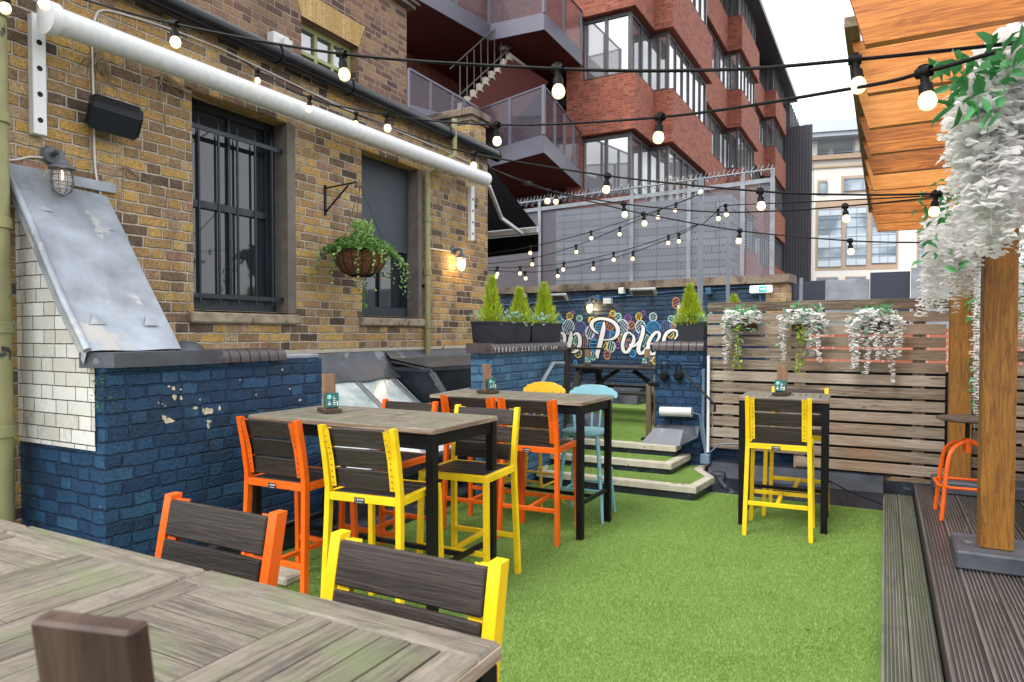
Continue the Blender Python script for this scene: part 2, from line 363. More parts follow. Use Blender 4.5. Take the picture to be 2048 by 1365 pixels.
M_['speak'] = paint('black_speaker_plastic', (.008, .010, .013), .5, spec=.25)
M_['lampgrey'] = paint('grey_lantern_metal', (.10, .11, .13), .5)
M_['olivewin'] = paint('olive_window_frame', (.30, .31, .13), .5)
M_['lintel'] = masonry('yellow_brick_arch', [(0, (.40, .25, .08)), (1, (.52, .36, .15))], (.3, .22, .14), L=.16, H=.5, joint=.002, bstr=.4)
M_['navypanel'] = paint('navy_cladding_panel', (.02, .026, .045), .5, .1)
M_['planter'] = paint('black_planter_plastic', (.012, .014, .02), .45, .2)
M_['asphalt'] = paint('asphalt', (.05, .05, .052), .9, .2)
M_['curtain'] = paint('pale_blind', (.55, .55, .55), .8)
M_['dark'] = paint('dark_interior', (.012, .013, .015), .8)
M_['cyan'] = paint('turquoise_screen', (.12, .50, .60), .6)
M_['teak'] = wood('weathered_teak', [(.26, (.035, .027, .022)), (.38, (.10, .084, .066)), (.50, (.175, .15, .118)), (.62, (.245, .21, .17)), (.76, (.34, .285, .24))], .5, False, .7, fine=3.4, tv=.14, stain=((.14, .17, .08), 7, .46, .65), mott=((.09, .08, .085), 22, .5, .5))
M_['teak_edge'] = wood('worn_teak_edge', [(.3, (.07, .045, .035)), (.5, (.22, .15, .10)), (.65, (.42, .34, .26))], .7, False, .4)
M_['plank'] = wood('dark_brown_composite', [(.3, (.012, .008, .007)), (.5, (.024, .017, .014)), (.72, (.055, .041, .035))], .48, False, .8, fine=2.8, bd=.005)
M_['fence'] = wood('weathered_pine_slats', [(.28, (.06, .043, .03)), (.42, (.18, .14, .10)), (.52, (.27, .22, .17)), (.62, (.35, .29, .235)), (.78, (.46, .38, .30))], .8, True, .5, fine=2.3, stain=((.28, .15, .07), 1.3, .50, .6), crack=1, tv=.30)
M_['post'] = wood('orange_stained_post', [(.3, (.06, .024, .005)), (.43, (.19, .075, .011)), (.53, (.29, .125, .018)), (.62, (.34, .155, .024)), (.78, (.43, .22, .045))], .42, True, .6, fine=2.4, dist=2.2, stain=((.08, .035, .01), 2.6, .55, .7))
M_['rafter'] = wood('orange_larch_board', [(.26, (.16, .045, .010)), (.40, (.38, .12, .02)), (.5, (.56, .20, .038)), (.60, (.66, .27, .06)), (.75, (.74, .36, .11))], .5, True, .4, fine=2.3, tv=.3, dist=2.4, stain=((.22, .07, .02), 2.4, .57, .6))
M_['holder'] = wood('brown_menu_block', [(.3, (.10, .05, .028)), (.5, (.21, .115, .06)), (.7, (.32, .19, .11))], .6, False, .3)
M_['holderdk'] = wood('dark_menu_block', [(.3, (.03, .016, .012)), (.5, (.06, .034, .024)), (.7, (.11, .07, .055))], .5, False, .3)
M_['deck'] = wood('brown_decking', [(.28, (.022, .017, .016)), (.5, (.05, .041, .038)), (.72, (.09, .077, .072))], .42, False, .4)
M_['deckgrey'] = wood('mossy_grey_decking', [(.28, (.032, .032, .022)), (.5, (.08, .08, .06)), (.72, (.14, .13, .105))], .6, False, .4, stain=((.065, .09, .025), 3, .5, .65))
M_['benchblk'] = wood('black_stained_timber', [(.3, (.006, .005, .005)), (.5, (.018, .016, .016)), (.75, (.05, .045, .045))], .45, False, .4)
M_['pine'] = wood('fresh_pine', [(.3, (.30, .17, .07)), (.5, (.50, .33, .16)), (.7, (.62, .44, .24))], .6, True, .3)
M_['gate'] = wood('mossy_brown_gate', [(.3, (.06, .04, .02)), (.5, (.15, .11, .06)), (.7, (.24, .19, .11))], .7, False, .4)
def leaf(name, c1, c2, tr=.35, rough=.5):
    n = N(name); t = n.attr('tone'); col = n.ramp(t, [(0, c1), (1, c2)]); n.base(col, rough, 0, .4)
    trn = n.new('ShaderNodeBsdfTranslucent'); n.put(trn.inputs[0], col); mx = n.new('ShaderNodeMixShader'); mx.inputs[0].default_value = tr
    n.t.links.new(n.b.outputs[0], mx.inputs[1]); n.t.links.new(trn.outputs[0], mx.inputs[2]); n.t.links.new(mx.outputs[0], n.out.inputs[0]); return n.m
M_['petal'] = leaf('white_silk_petal', (.90, .89, .87), (.97, .97, .97), .6, .8)
M_['leafg'] = leaf('green_silk_leaf', (.04, .24, .06), (.16, .50, .20), .3)
M_['leafteal'] = leaf('pale_eucalyptus_leaf', (.12, .26, .17), (.33, .50, .40), .3)
M_['leaflime'] = leaf('lime_leaf', (.16, .26, .02), (.42, .52, .07), .35)
M_['leafmix'] = leaf('basket_foliage', (.05, .16, .03), (.34, .54, .16), .3)
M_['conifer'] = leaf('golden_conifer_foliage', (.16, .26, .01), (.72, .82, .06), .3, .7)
M_['turfblade'] = leaf('artificial_grass_blade', (.14, .26, .03), (.39, .54, .165), .25, .55)
n = N('artificial_turf'); v = n.obj()
col = n.ramp(n.M('ADD', n.M('MULTIPLY', n.noise(v, 260, 4, .7), .7), n.M('MULTIPLY', n.noise(v, 2.2, 4), .3)), [(.3, (.10, .19, .025)), (.5, (.21, .34, .07)), (.7, (.36, .50, .15))])
n.base(col, .75, 0, .25); n.bump(n.noise(v, 320, 3, .7), 1, .012); M_['turf'] = n.m
def emit(name, c, st, tint=.0):
    n = N(name); n.base(c, .3); n.b.inputs['Emission Color'].default_value = (*c, 1); n.b.inputs['Emission Strength'].default_value = st; return n.m
M_['glow'] = emit('warm_bulb_glow', (1, .74, .40), 1.0)
M_['glowbright'] = emit('lantern_bulb_glow', (1, .62, .22), 14)
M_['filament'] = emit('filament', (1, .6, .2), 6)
M_['exitface'] = emit('lit_sign_face', (.78, .82, .80), .35)
M_['exitgreen'] = emit('lit_sign_green', (.02, .42, .36), .25)
n = N('dark_window_glass'); v = n.obj(); n.base((.02, .024, .03), .04, 0, .9); M_['glass'] = n.m
n = N('office_window_glass'); v = n.obj(); nn = n.noise(v, .35, 2)
n.base(n.ramp(nn, [(.4, (.30, .31, .32)), (.6, (.62, .63, .64))]), .04, .75, 1.0); n.b.inputs['IOR'].default_value = 1.9; M_['oglass'] = n.m
n = N('tinted_panel_glass'); n.base((.085, .075, .10), .1, 0, .5); n.b.inputs['Alpha'].default_value = .55; M_['pglass'] = n.m
n = N('clear_lamp_glass'); n.base((.8, .8, .8), .05, 0, .6); n.b.inputs['Alpha'].default_value = .22; M_['lglass'] = n.m
n = N('skylight_glass'); v = n.obj(); k = n.noise(v, 2.4, 5, .6)
n.base(n.ramp(k, [(.35, (.30, .42, .42)), (.48, (.60, .70, .70)), (.56, (.86, .88, .88))]), .1, 0, .9); n.b.inputs['IOR'].default_value = 1.7; M_['skyglass'] = n.m  # pale patches paint the reflected sky into the glass base colour
n = N('blue_office_glass'); v = n.obj(); k = n.noise(v, .5, 3)
n.base(n.ramp(k, [(.4, (.12, .17, .21)), (.6, (.42, .50, .56))]), .06, 0, .9); M_['bglass'] = n.m
# expanded metal sheet: real perforation as transparency
n = N('expanded_metal_mesh'); v = n.obj(); sx = n.new('ShaderNodeSeparateXYZ'); n.put(sx.inputs[0], v)
a = n.M('FRACT', n.M('DIVIDE', sx.outputs[0], .062)); zz = n.M('DIVIDE', sx.outputs[2], .045)
zz = n.M('ADD', zz, n.M('MULTIPLY', n.M('GREATER_THAN', a, .5), .5)); b = n.M('FRACT', zz)
a2 = n.M('FRACT', n.M('MULTIPLY', a, 2.))
hole = n.M('MULTIPLY', n.M('GREATER_THAN', a2, .28), n.M('GREATER_THAN', b, .46))
n.base((.17, .18, .215), .5, .3); n.put(n.b.inputs['Alpha'], n.M('SUBTRACT', 1., n.M('MULTIPLY', hole, 1.))); M_['mesh'] = n.m

M_['deck_ridge'] = wood('worn_brown_deck_ridge', [(.3, (.055, .046, .043)), (.5, (.105, .09, .084)), (.72, (.17, .15, .142))], .4, False, .3)
M_['deckgrey_ridge'] = wood('worn_grey_deck_ridge', [(.3, (.075, .075, .055)), (.5, (.14, .137, .11)), (.72, (.22, .205, .175))], .6, False, .3, stain=((.10, .13, .05), 3, .5, .6))
M_['chip'] = paint('bare_cream_render', (.60, .52, .36), .85, .3, scale=40, bump=.5)
# ================================================================== setting
XW = -4.75                                                         # face of the stock-brick building
def wall_x(x0, th, y0, y1, z0, z1, holes):
    """wall whose face is the plane x=x0, th thick, with openings (y0,y1,z0,z1)"""
    m = MB(); ys = sorted({y0, y1, *[h[0] for h in holes], *[h[1] for h in holes]}); zs = sorted({z0, z1, *[h[2] for h in holes], *[h[3] for h in holes]})
    ins = lambda y, z: any(h[0] < y < h[1] and h[2] < z < h[3] for h in holes)
    for i in range(len(ys) - 1):
        for j in range(len(zs) - 1):
            a, b, c, d = ys[i], ys[i + 1], zs[j], zs[j + 1]
            if ins((a + b) / 2, (c + d) / 2): continue
            m.quad((x0, a, c), (x0, b, c), (x0, b, d), (x0, a, d)); m.quad((x0 - th, b, c), (x0 - th, a, c), (x0 - th, a, d), (x0 - th, b, d))
    for a, b, c, d in list(holes):
        for p, q in (((a, c), (b, c)), ((b, c), (b, d)), ((b, d), (a, d)), ((a, d), (a, c))):
            m.quad((x0, p[0], p[1]), (x0 - th, p[0], p[1]), (x0 - th, q[0], q[1]), (x0, q[0], q[1]))
    for p, q in (((y0, z0), (y1, z0)), ((y1, z0), (y1, z1)), ((y1, z1), (y0, z1)), ((y0, z1), (y0, z0))):
        m.quad((x0, p[0], p[1]), (x0, q[0], q[1]), (x0 - th, q[0], q[1]), (x0 - th, p[0], p[1]))
    return m
g = MB(); g.quad((-900, -900, -7), (900, -900, -7), (900, 900, -7), (-900, 900, -7)); struct(g.build('ground', M_['asphalt']))
g = MB(); g.box(-5.0, -3, -.5, 6, 13.5, -.03); struct(g.build('roof_deck', M_['felt']))
g = MB()
for i in range(30):
    for j in range(50):
        x0 = -4.0 + i * .1335; y0 = -1 + j * .156
        g.quad((x0, y0, 0), (x0 + .1335, y0, 0), (x0 + .1335, y0 + .156, 0), (x0, y0 + .156, 0))
lawn = struct(g.build('turf', M_['turf']))
# blades of the artificial turf
def blades(name, regs, dens, zf, h=.010):
    P = []
    for (x0, x1, y0, y1, z) in regs:
        nB = int((x1 - x0) * (y1 - y0) * dens); p = np.random.rand(nB, 3); p[:, 0] = x0 + p[:, 0] * (x1 - x0); p[:, 1] = y0 + p[:, 1] * (y1 - y0); p[:, 2] = z; P.append(p)
    P = np.concatenate(P); n_ = len(P); a = np.random.rand(n_) * 6.283; w = .0013 + .0007 * np.random.rand(n_)
    hh = h * (.6 + .7 * np.random.rand(n_)); ln = np.random.randn(n_, 2) * .007
    V = np.zeros((n_, 3, 3)); d = np.stack([np.cos(a), np.sin(a), 0 * a], 1) * w[:, None]
    V[:, 0] = P - d; V[:, 1] = P + d; V[:, 2] = P; V[:, 2, :2] += ln; V[:, 2, 2] += hh
    me = bpy.data.meshes.new(name); me.vertices.add(n_ * 3); me.vertices.foreach_set('co', V.ravel()); me.loops.add(n_ * 3); me.loops.foreach_set('vertex_index', np.arange(n_ * 3))
    me.polygons.add(n_); me.polygons.foreach_set('loop_start', np.arange(n_) * 3); me.polygons.foreach_set('loop_total', np.full(n_, 3)); me.update()
    at_ = me.attributes.new('tone', 'FLOAT', 'FACE'); at_.data.foreach_set('value', np.random.rand(n_).astype(np.float32)); me.materials.append(M_['turfblade'])
    o = bpy.data.objects.new(name, me); S.collection.objects.link(o); o['kind'] = 'stuff'; o['label'] = 'short green artificial grass covering the terrace floor'; o['category'] = 'grass'; return o
blades("artificial_grass", [(-2.6, -.02, .8, 2.4, 0), (-3.6, -.02, 2.4, 6.28, 0), (-1.45, -.02, 6.28, 6.76, 0), (-3.05, -1.62, 6.42, 6.74, .13), (-1.80, -1.62, 6.76, 7.0, .13), (-3.1, -1.98, 6.84, 7.1, .245), (-4.4, -2.3, 7.25, 10.5, .36), (-2.3, -2.05, 7.24, 7.4, .36)], 34000, 0)
# steps up to the upper terrace
def steps():
    polys = [([(-3.2, 7.5), (-3.26, 6.63), (-3.16, 6.31), (-1.52, 6.33), (-1.47, 6.88), (-1.66, 7.2), (-1.66, 7.5)], 0, .13),
             ([(-3.3, 7.6), (-3.3, 6.72), (-1.87, 6.76), (-1.84, 7.34), (-1.84, 7.6)], .13, .245),
             ([(-4.7, 12.2), (-4.7, 7.13), (-1.93, 7.15), (-1.94, 7.46), (-1.94, 12.2)], .245, .36)]
    def inset(pl, d):
        out = []; n_ = len(pl)
        c = Vector((sum(p[0] for p in pl) / n_, sum(p[1] for p in pl) / n_))
        for i in range(n_):
            a, b, q = Vector(pl[i - 1]), Vector(pl[i]), Vector(pl[(i + 1) % n_])
            n1 = Vector((-(b - a).y, (b - a).x)).normalized(); n2 = Vector((-(q - b).y, (q - b).x)).normalized()
            if n1.dot(c - b) < 0: n1 = -n1
            if n2.dot(c - b) < 0: n2 = -n2
            k = d / max(.3, 1 + n1.dot(n2)); out.append(tuple(b + (n1 + n2) * k))
        return out
    root = empty('garden_steps', (-2.4, 6.9, 0), 'three low steps with grass treads and pale concrete edges rising to the upper terrace', 'steps')
    for pl, z0, z1 in polys:
        r = MB(); r.prism(inset(pl, .022), z0 - .12, z1 - .055); r.build('riser', M_['blackboard'], root).location = (2.4, -6.9, 0)
        t = MB(); ii = inset(pl, .085); t.prism(ii, z0, z1 + .001); t.build('grass_tread', M_['turf'], root).location = (2.4, -6.9, 0)
        k = MB(); n_ = len(pl)
        for i in range(n_):
            if i in (0, n_ - 1): continue
            j = i + 1 if i + 1 < n_ else 0
            if j == n_ - 1: pass
            a, b, c, d = pl[i], pl[j], ii[j], ii[i]
            if i == n_ - 1: continue
            e = .003
            P = [(a[0], a[1], z1 - .055), (b[0], b[1], z1 - .055), (c[0], c[1], z1 - .055), (d[0], d[1], z1 - .055),
                 (a[0], a[1], z1 - .004), (b[0], b[1], z1 - .004), (b[0] * .94 + c[0] * .06, b[1] * .94 + c[1] * .06, z1 + .006), (a[0] * .94 + d[0] * .06, a[1] * .94 + d[1] * .06, z1 + .006), (c[0], c[1], z1 + .006), (d[0], d[1], z1 + .006)]
            k.poly(P, [(0, 1, 5, 4), (4, 5, 6, 7), (7, 6, 8, 9), (2, 3, 9, 8), (0, 3, 2, 1), (1, 2, 8, 6, 5), (0, 4, 7, 9, 3)])
        k.build('kerb_edging', M_['kerb'], root).location = (2.4, -6.9, 0)
steps()
# decking on the right
def deck_boards(xs, z, y0, y1, w, th=.022):
    m = MB()
    for x in xs:
        prof = [(0, -th), (0, 0)]; ng = 7; gw = w / (ng + .5)
        for k in range(ng):
            a = .008 + k * gw; prof += [(a + gw * .36, 0), (a + gw * .42, -.008), (a + gw * .94, -.008), (a + gw * 1.0, 0)]
        prof += [(w, 0), (w, -th)]
        yy = [y0]
        while yy[-1] < y1 - .8: yy.append(min(y1, yy[-1] + rnd(1.6, 3.0)))
        yy[-1] = y1
        for a, b in zip(yy, yy[1:]):
            n_ = len(prof); P = [(x + p, a + .002, z + q) for p, q in prof] + [(x + p, b - .002, z + q) for p, q in prof]
            tn_ = random.random(); up_ = [i for i in range(n_ - 1) if prof[i][1] == prof[i + 1][1] == 0]; q4 = lambda i: (i, i + 1, n_ + i + 1, n_ + i)
            m.poly(P, [q4(i) for i in range(n_ - 1) if i not in up_] + [tuple(range(n_))[::-1], tuple(range(n_, 2 * n_))], (34, 2, 34), tn_); m.poly(P, [q4(i) for i in up_], (34, 2, 34), tn_, 1)
    return m
struct(deck_boards([0.0, .122], .045, -.6, 7.35, .118).build('lower_decking', [M_['deckgrey'], M_['deckgrey_ridge']]))
m = deck_boards([.252 + i * .151 for i in range(26)], .15, -.6, 7.38, .146)
m.box(.25, -.6, .0, .268, 7.38, .127, g='y'); struct(m.build('upper_decking', [M_['deck'], M_['deck_ridge']]))
# ------------------------------------------------------------------ stock brick building
B = empty('brick_pub_building', (XW, 5, 0), 'yellow stock brick building with barred sash window running along the left side', 'building')
def addB(o):
    o.parent = B; o.location = (-XW, -5, 0); return o
W1 = (3.50, 4.47, 1.74, 3.45); W2 = (5.46, 6.44, 1.74, 3.45)
addB(wall_x(XW, .35, 1.0, 8.0, -.2, 3.98, [W1, W2]).build('wall', M_['stock']))
m = MB(); m.box(-12, 7.66, -.2, XW - .36, 8.0, 3.98); m.box(-7, 7.62, 3.99, XW - .03, 8.0, 4.40); addB(m.build('gable_wall', M_['stock']))
m = MB(); m.box(-7.1, 7.56, 4.405, XW + .03, 8.06, 4.50, .01); m.box(-7.05, 7.6, 4.345, XW - .0, 8.03, 4.40); addB(m.build('parapet_coping', M_['coping']))
m = MB(); m.quad((XW + .02, 1.0, 4.0), (XW + .02, 7.6, 4.0), (-5.8, 7.6, 4.52), (-5.8, 1.0, 4.52)); m.box(XW - .3, 1, 3.94, XW + .03, 7.6, 3.99); addB(m.build('slate_roof', M_['slate']))
# back storey
UH = (5.67, 6.62, 4.4, 5.13)
addB(wall_x(-5.8, .35, -1.0, 7.6, 4.3, 6.0, [UH]).build('upper_wall', M_['stock_red']))
m = MB(); m.box(-6.2, -1, 6.0, -5.70, 7.68, 6.05); m.box(-6.2, -1, 6.052, -5.66, 7.72, 6.09); addB(m.build('upper_parapet', M_['coping']))
m = MB(); m.poly([(-5.795, UH[0] - .12, 5.42), (-5.795, UH[0], 5.13), (-5.795, UH[1], 5.13), (-5.795, UH[1] + .12, 5.42)], [(0, 1, 2, 3)]); addB(m.build('window_arch', M_['lintel']))
m = MB()
for a, b in ((UH[0], UH[0] + .06), (UH[1] - .06, UH[1]), (6.0, 6.05), (6.28, 6.32)): m.box(-5.98, a, UH[2], -5.93, b, UH[3])
m.box(-5.98, UH[0], UH[3] - .06, -5.929, UH[1], UH[3]); m.box(-5.98, UH[0], 4.78, -5.928, UH[1], 4.82); wf = addB(m.build('upper_window', M_['olivewin']))
m = MB(); m.quad((-5.96, UH[0], UH[2]), (-5.96, UH[1], UH[2]), (-5.96, UH[1], UH[3]), (-5.96, UH[0], UH[3])); m.build('pane', M_['oglass'], wf)
# spikes on the parapet
m = MB()
for i in range(26):
    y = 6.6 + i * .04
    for s in (-1, 1): m.tube([(-5.72, y, 6.09), (-5.72 + s * .05, y + .02, 6.22)], .0025, 3)
addB(m.build('bird_spikes', M_['alu']))
# windows
def sash(hy0, hy1, hz0, hz1, blind=None):
    d = XW - .16
    f = MB(); w = .07
    f.box(d - .06, hy0 + .002, hz0 + .002, d, hy0 + w, hz1 - .002); f.box(d - .06, hy1 - w, hz0 + .002, d, hy1 - .002, hz1 - .002)
    f.box(d - .06, hy0 + w, hz1 - w, d, hy1 - w, hz1 - .002); f.box(d - .06, hy0 + w, hz0 + .002, d + .05, hy1 - w, hz0 + .11, .006)
    fr = addB(f.build('window', M_['navy']))
    mid = (hz0 + hz1) / 2 + .02
    s = MB(); s.box(d - .05, hy0 + w, mid - .03, d - .008, hy1 - w, mid + .03)
    yc = (hy0 + hy1) / 2
    s.box(d - .05, yc - .013, hz0 + .11, d - .012, yc + .013, mid - .03); s.box(d - .055, yc - .013, mid + .03, d - .018, yc + .013, hz1 - w)
    for y in (hy0 + w, hy1 - w - .035): s.box(d - .05, y, hz0 + .11, d - .01, y + .035, mid - .03); s.box(d - .055, y, mid + .03, d - .02, y + .035, hz1 - w)
    s.build('sash_bars', M_['navy'], fr)
    p = MB(); p.quad((d - .04, hy0 + w, hz0 + .1), (d - .04, hy1 - w, hz0 + .1), (d - .04, hy1 - w, hz1 - w), (d - .04, hy0 + w, hz1 - w)); p.build('pane', M_['glass'], fr)
    j = MB(); j.box(XW - .159, hy1 + .001 - .012, hz0, XW + .004, hy1 + .085, hz1 - .001); j.build('jamb', M_['jamb'], fr)
    st = MB(); st.box(XW - .155, hy0 + .0, hz0 - .012, XW + .0, hy1 - .01, hz0 + .003); st.box(XW - .02, hy0 - .05, hz0 - .10, XW + .045, hy1 + .1, hz0 - .013, .012); st.build('sill', M_['stone'], fr)
    li = MB()
    for k in range(int((hy1 - hy0 + .2) / .078)): li.box(XW - .05, hy0 - .05 + k * .078 + .003, hz1 + .004, XW + .006, hy0 - .05 + k * .078 + .073, hz1 + .13, .004)
    li.build('brick_lintel', M_['stock'], fr)
    if blind:
        b = MB(); b.box(d + .01, hy0 + .01, blind, d + .03, hy1 - .03, hz1 - .004, .004); b.build('blanking_panel', M_['blind'], fr)
    return fr
sash(*W1)
sash(*W2, blind=2.48)
m = MB()
for k in range(5): 
    y = W1[0] + .10 + k * .185; m.tube([(XW - .06, y, 1.80), (XW - .06, y, 3.20), (XW - .06, y, 3.29)], [.011, .011, .002], 8)
for z in (1.86, 3.2): m.box(XW - .066, W1[0] - .0, z - .02, XW - .052, W1[1] + .03, z + .02, .003)
addB(m.build('window_bars', M_['navy']))
# gutter
m = MB(); yA = 0.6
prof = [(math.cos(t) * .075, math.sin(t) * .075) for t in [math.pi + k * math.pi / 10 for k in range(11)]]
gx = XW + .1; zg = lambda y: 3.985 - .002 * y
P = []; n_ = len(prof)
ys = [yA + i * .5 for i in range(16)]; ys[-1] = 8.1
for y in ys:
    for px_, pz_ in prof: P.append((gx + px_, y, zg(y) + pz_))
m.poly(P, [(i * n_ + k, i * n_ + k + 1, (i + 1) * n_ + k + 1, (i + 1) * n_ + k) for i in range(len(ys) - 1) for k in range(n_ - 1)])
for y in (2.6, 4.3, 5.2, 6.9): m.lathe((gx, y, zg(y)), [(.0745, -.04), (.084, -.038), (.084, .038), (.0745, .04)], 20, (0, 1, 0))
m.box(gx - .1, 1, zg(3) - .02, gx - .07, 8.0, zg(3) + .05)
m.lathe((gx, 8.1, zg(8)), [(.001, 0), (.078, 0), (.078, -.03)], 20, (0, 1, 0))
m.lathe((gx, 4.5, zg(4)), [(.07, -3.8), (.07, 3.55)], 20, (0, 1, 0))
tag(smooth_auto(m.build('roof_gutter', M_['gutter'])), 'long glossy black half-round gutter along the eaves of the stock brick building', 'gutter')
# downpipes
def pipe(name, x, y, z0, z1, r, label, offs=None, mat='olive'):
    e = empty(name, (x, y, z0), label, 'downpipe', 'olive painted downpipes on the brick building')
    m = MB(); pts = [(0, 0, 0), (0, 0, z1 - z0)] + (offs or []); m.tube(pts, r, 12); z = .35
    while z < z1 - z0 - .1: m.lathe((0, 0, z), [(r, -.035), (r * 1.22, -.03), (r * 1.22, .03), (r, .035)], 12); z += .62
    smooth_auto(m.build('pipe', M_[mat], e)); 
    m = MB(); m.box(-.08, -.05, .8, -.02, .05, .83); m.build('wall_clip', M_['black'], e)
pipe('downpipe', -4.62, 2.10, .0, 4.6, .062, 'thick olive downpipe with flaking paint beside the white glazed bricks')
pipe('downpipe', XW + .05, 6.54, 1.30, 3.42, .035, 'thin olive downpipe between the blue panelled window and the lit lantern', [(0.02, .25, 2.3), (.1, .42, 2.42), (.1, .42, 2.85)])
# lead covered slope and glazed brick cheek + blue wall
LW = empty('blue_brick_wall', (-3.9, 3.1, 0), 'low deep blue painted brick wall with peeling chips beneath the leaning lead sheet', 'wall')
def addL(o): o.parent = LW; o.location = (3.9, -3.1, 0); return o
xb = -3.85
m = MB(); m.box(XW + .001, 2.262, -.05, xb, 3.95, 1.365); addL(m.build('painted_brickwork', M_['blue']))
m = MB(); z0 = .885
m.poly([(XW + .001, 2.255, z0), (xb - .08, 2.255, z0), (xb - .08, 2.255, 1.38), (XW + .001, 2.255, 2.44)], [(0, 1, 2, 3)]); m.poly([(XW + .001, 2.27, z0), (xb - .08, 2.27, z0), (xb - .08, 2.27, 1.37), (XW + .001, 2.27, 2.44)], [(3, 2, 1, 0)]); addL(m.build('glazed_brick_cheek', M_['tile']))
m = MB(); m.poly([(XW, 2.27, 1.36), (xb - .1, 2.27, 1.36), (XW, 2.27, 2.42), (XW, 2.78, 1.36), (xb - .1, 2.78, 1.36), (XW, 2.78, 2.42)], [(0, 2, 1), (3, 4, 5), (1, 2, 5, 4)]); addL(m.build('gable_core', M_['stock']))
def lead_sheet():
    m = MB(); nx, ny = 14, 8
    T0 = Vector((XW + .02, 2.20, 2.56)); T1 = Vector((XW + .02, 2.82, 2.50)); B0 = Vector((xb - .07, 2.21, 1.452)); B1 = Vector((xb - .08, 2.80, 1.455))
    P = []
    for i in range(nx + 1):
        for j in range(ny + 1):
            a = i / nx; b = j / ny; p = (T0 * (1 - b) + T1 * b) * (1 - a) + (B0 * (1 - b) + B1 * b) * a
            P.append(p + Vector((.6, 0, .6)) * (.012 * math.sin(a * 7 + b * 4) * math.sin(b * 5 + 1)))
    Q = [p - Vector((.02, 0, .02)) for p in P]; n1 = ny + 1
    Fc = [(i * n1 + j, (i + 1) * n1 + j, (i + 1) * n1 + j + 1, i * n1 + j + 1) for i in range(nx) for j in range(ny)]
    m.poly(P, Fc)
    # rolled edge on the cheek side and drop over it
    e = [P[i * n1] for i in range(nx + 1)]; m.tube([p + Vector((0, 0, .004)) for p in e], .022, 8)
    for a, b in zip(e, e[1:]): m.quad(a, a + Vector((-.03, -.005, -.075)), b + Vector((-.03, -.005, -.075)), b)
    e = [P[i * n1 + ny] for i in range(nx + 1)]
    for a, b in zip(e, e[1:]): m.quad(a, b, b + Vector((-.03, 0, -.05)), a + Vector((-.03, 0, -.05)))
    m2 = MB(); m2.box(XW, 2.18, 2.53, XW + .03, 2.88, 2.60, .004); addL(m2.build('lead_top_strip', M_['lead']))
    o = smooth_auto(addL(m.build('lead_sheet', M_['lead'])), 50)
    c = MB()
    dn = (B0 - T0).normalized(); up = dn.cross(Vector((0, 1, 0))).normalized(); up = up if up.z > 0 else -up
    for a, b in ((.2, .2), (.24, .8), (.84, .22), (.84, .78)):
        p = (T0 * (1 - b) + T1 * b) * (1 - a) + (B0 * (1 - b) + B1 * b) * a + up * .014; s_ = .05
        c.poly([p - dn * .06 - up * .004, p + Vector((0, s_, 0)) + dn * .03 - up * .004, p + Vector((0, -s_, 0)) + dn * .03 - up * .004, p + up * .001], [(0, 2, 3), (0, 3, 1), (1, 3, 2)])
    addL(c.build('triangular_clip', M_['lead']))
lead_sheet()
m = MB(); m.prism([(xb - .13, 2.20), (xb + .05, 2.29), (xb + .055, 2.92), (xb + .04, 3.02), (xb - .88, 3.02), (xb - .88, 2.275), (xb - .13, 2.275)], 1.36, 1.447); m.lathe((xb - .28, 2.96, 1.40), [(.16, -.1), (.15, .03), (.09, .09), (.001, .11)], 14); smooth_auto(addL(m.build('lead_capping', M_['lead_dark'])), 35)
def bullnose(name, axis, a0, a1, face, back, z, mat='stock_dark', n=None, h=.085, parent=None, loc=None):
    """brick-on-edge coping with rounded noses; axis 'y' -> row runs along y, face is x"""
    m = MB(); L = a1 - a0; n = n or max(1, round(L / .077)); st = L / n
    for k in range(n):
        q0 = a0 + k * st + .004; q1 = a0 + (k + 1) * st - .004; R = .055
        prof = [(back, z), (face, z), (face, z + h - R)] + [(face - (R - R * math.cos(t)) * (1 if face > back else -1), z + h - R + R * math.sin(t)) for t in (.5, 1.0, 1.57)] + [(back, z + h)]
        P = []
        for q in (q0, q1):
            for f_, z_ in prof: P.append((f_, q, z_ + .0) if axis == 'y' else (q, f_, z_))
        nn = len(prof); m.poly(P, [(i, (i + 1) % nn, nn + (i + 1) % nn, nn + i) for i in range(nn)] + [tuple(range(nn))[::-1], tuple(range(nn, 2 * nn))])
    mm = MB()
    o = m.build(name, M_[mat], parent)
    if loc: o.location = loc
    return smooth_auto(o, 50)
M_['stock_dark'] = paint('dark_engineering_brick', (.065, .05, .052), .4, .4, scale=9, wear=((.12, .14, .05), 14, .70), bump=.6)
bullnose('bullnose_coping', 'y', 2.99, 3.56, xb + .045, xb - .3, 1.362, parent=LW, loc=(3.9, -3.1, 0))
m = MB(); m.box(XW + .01, 3.56, 1.366, xb - .01, 3.94, 1.40, .01); addL(m.build('cement_capping', M_['lead']))
m = MB(); m.prism([(XW, 2.0), (xb + .02, 2.24), (xb + .06, 2.3), (xb + .06, 4.2), (XW, 4.2)], -.02, .06); m.box(xb, 2.3, .0, xb + .10, 4.0, .20, .02); addL(m.build('base_upstand', M_['blackboard']))
random.seed(14)
m = MB()
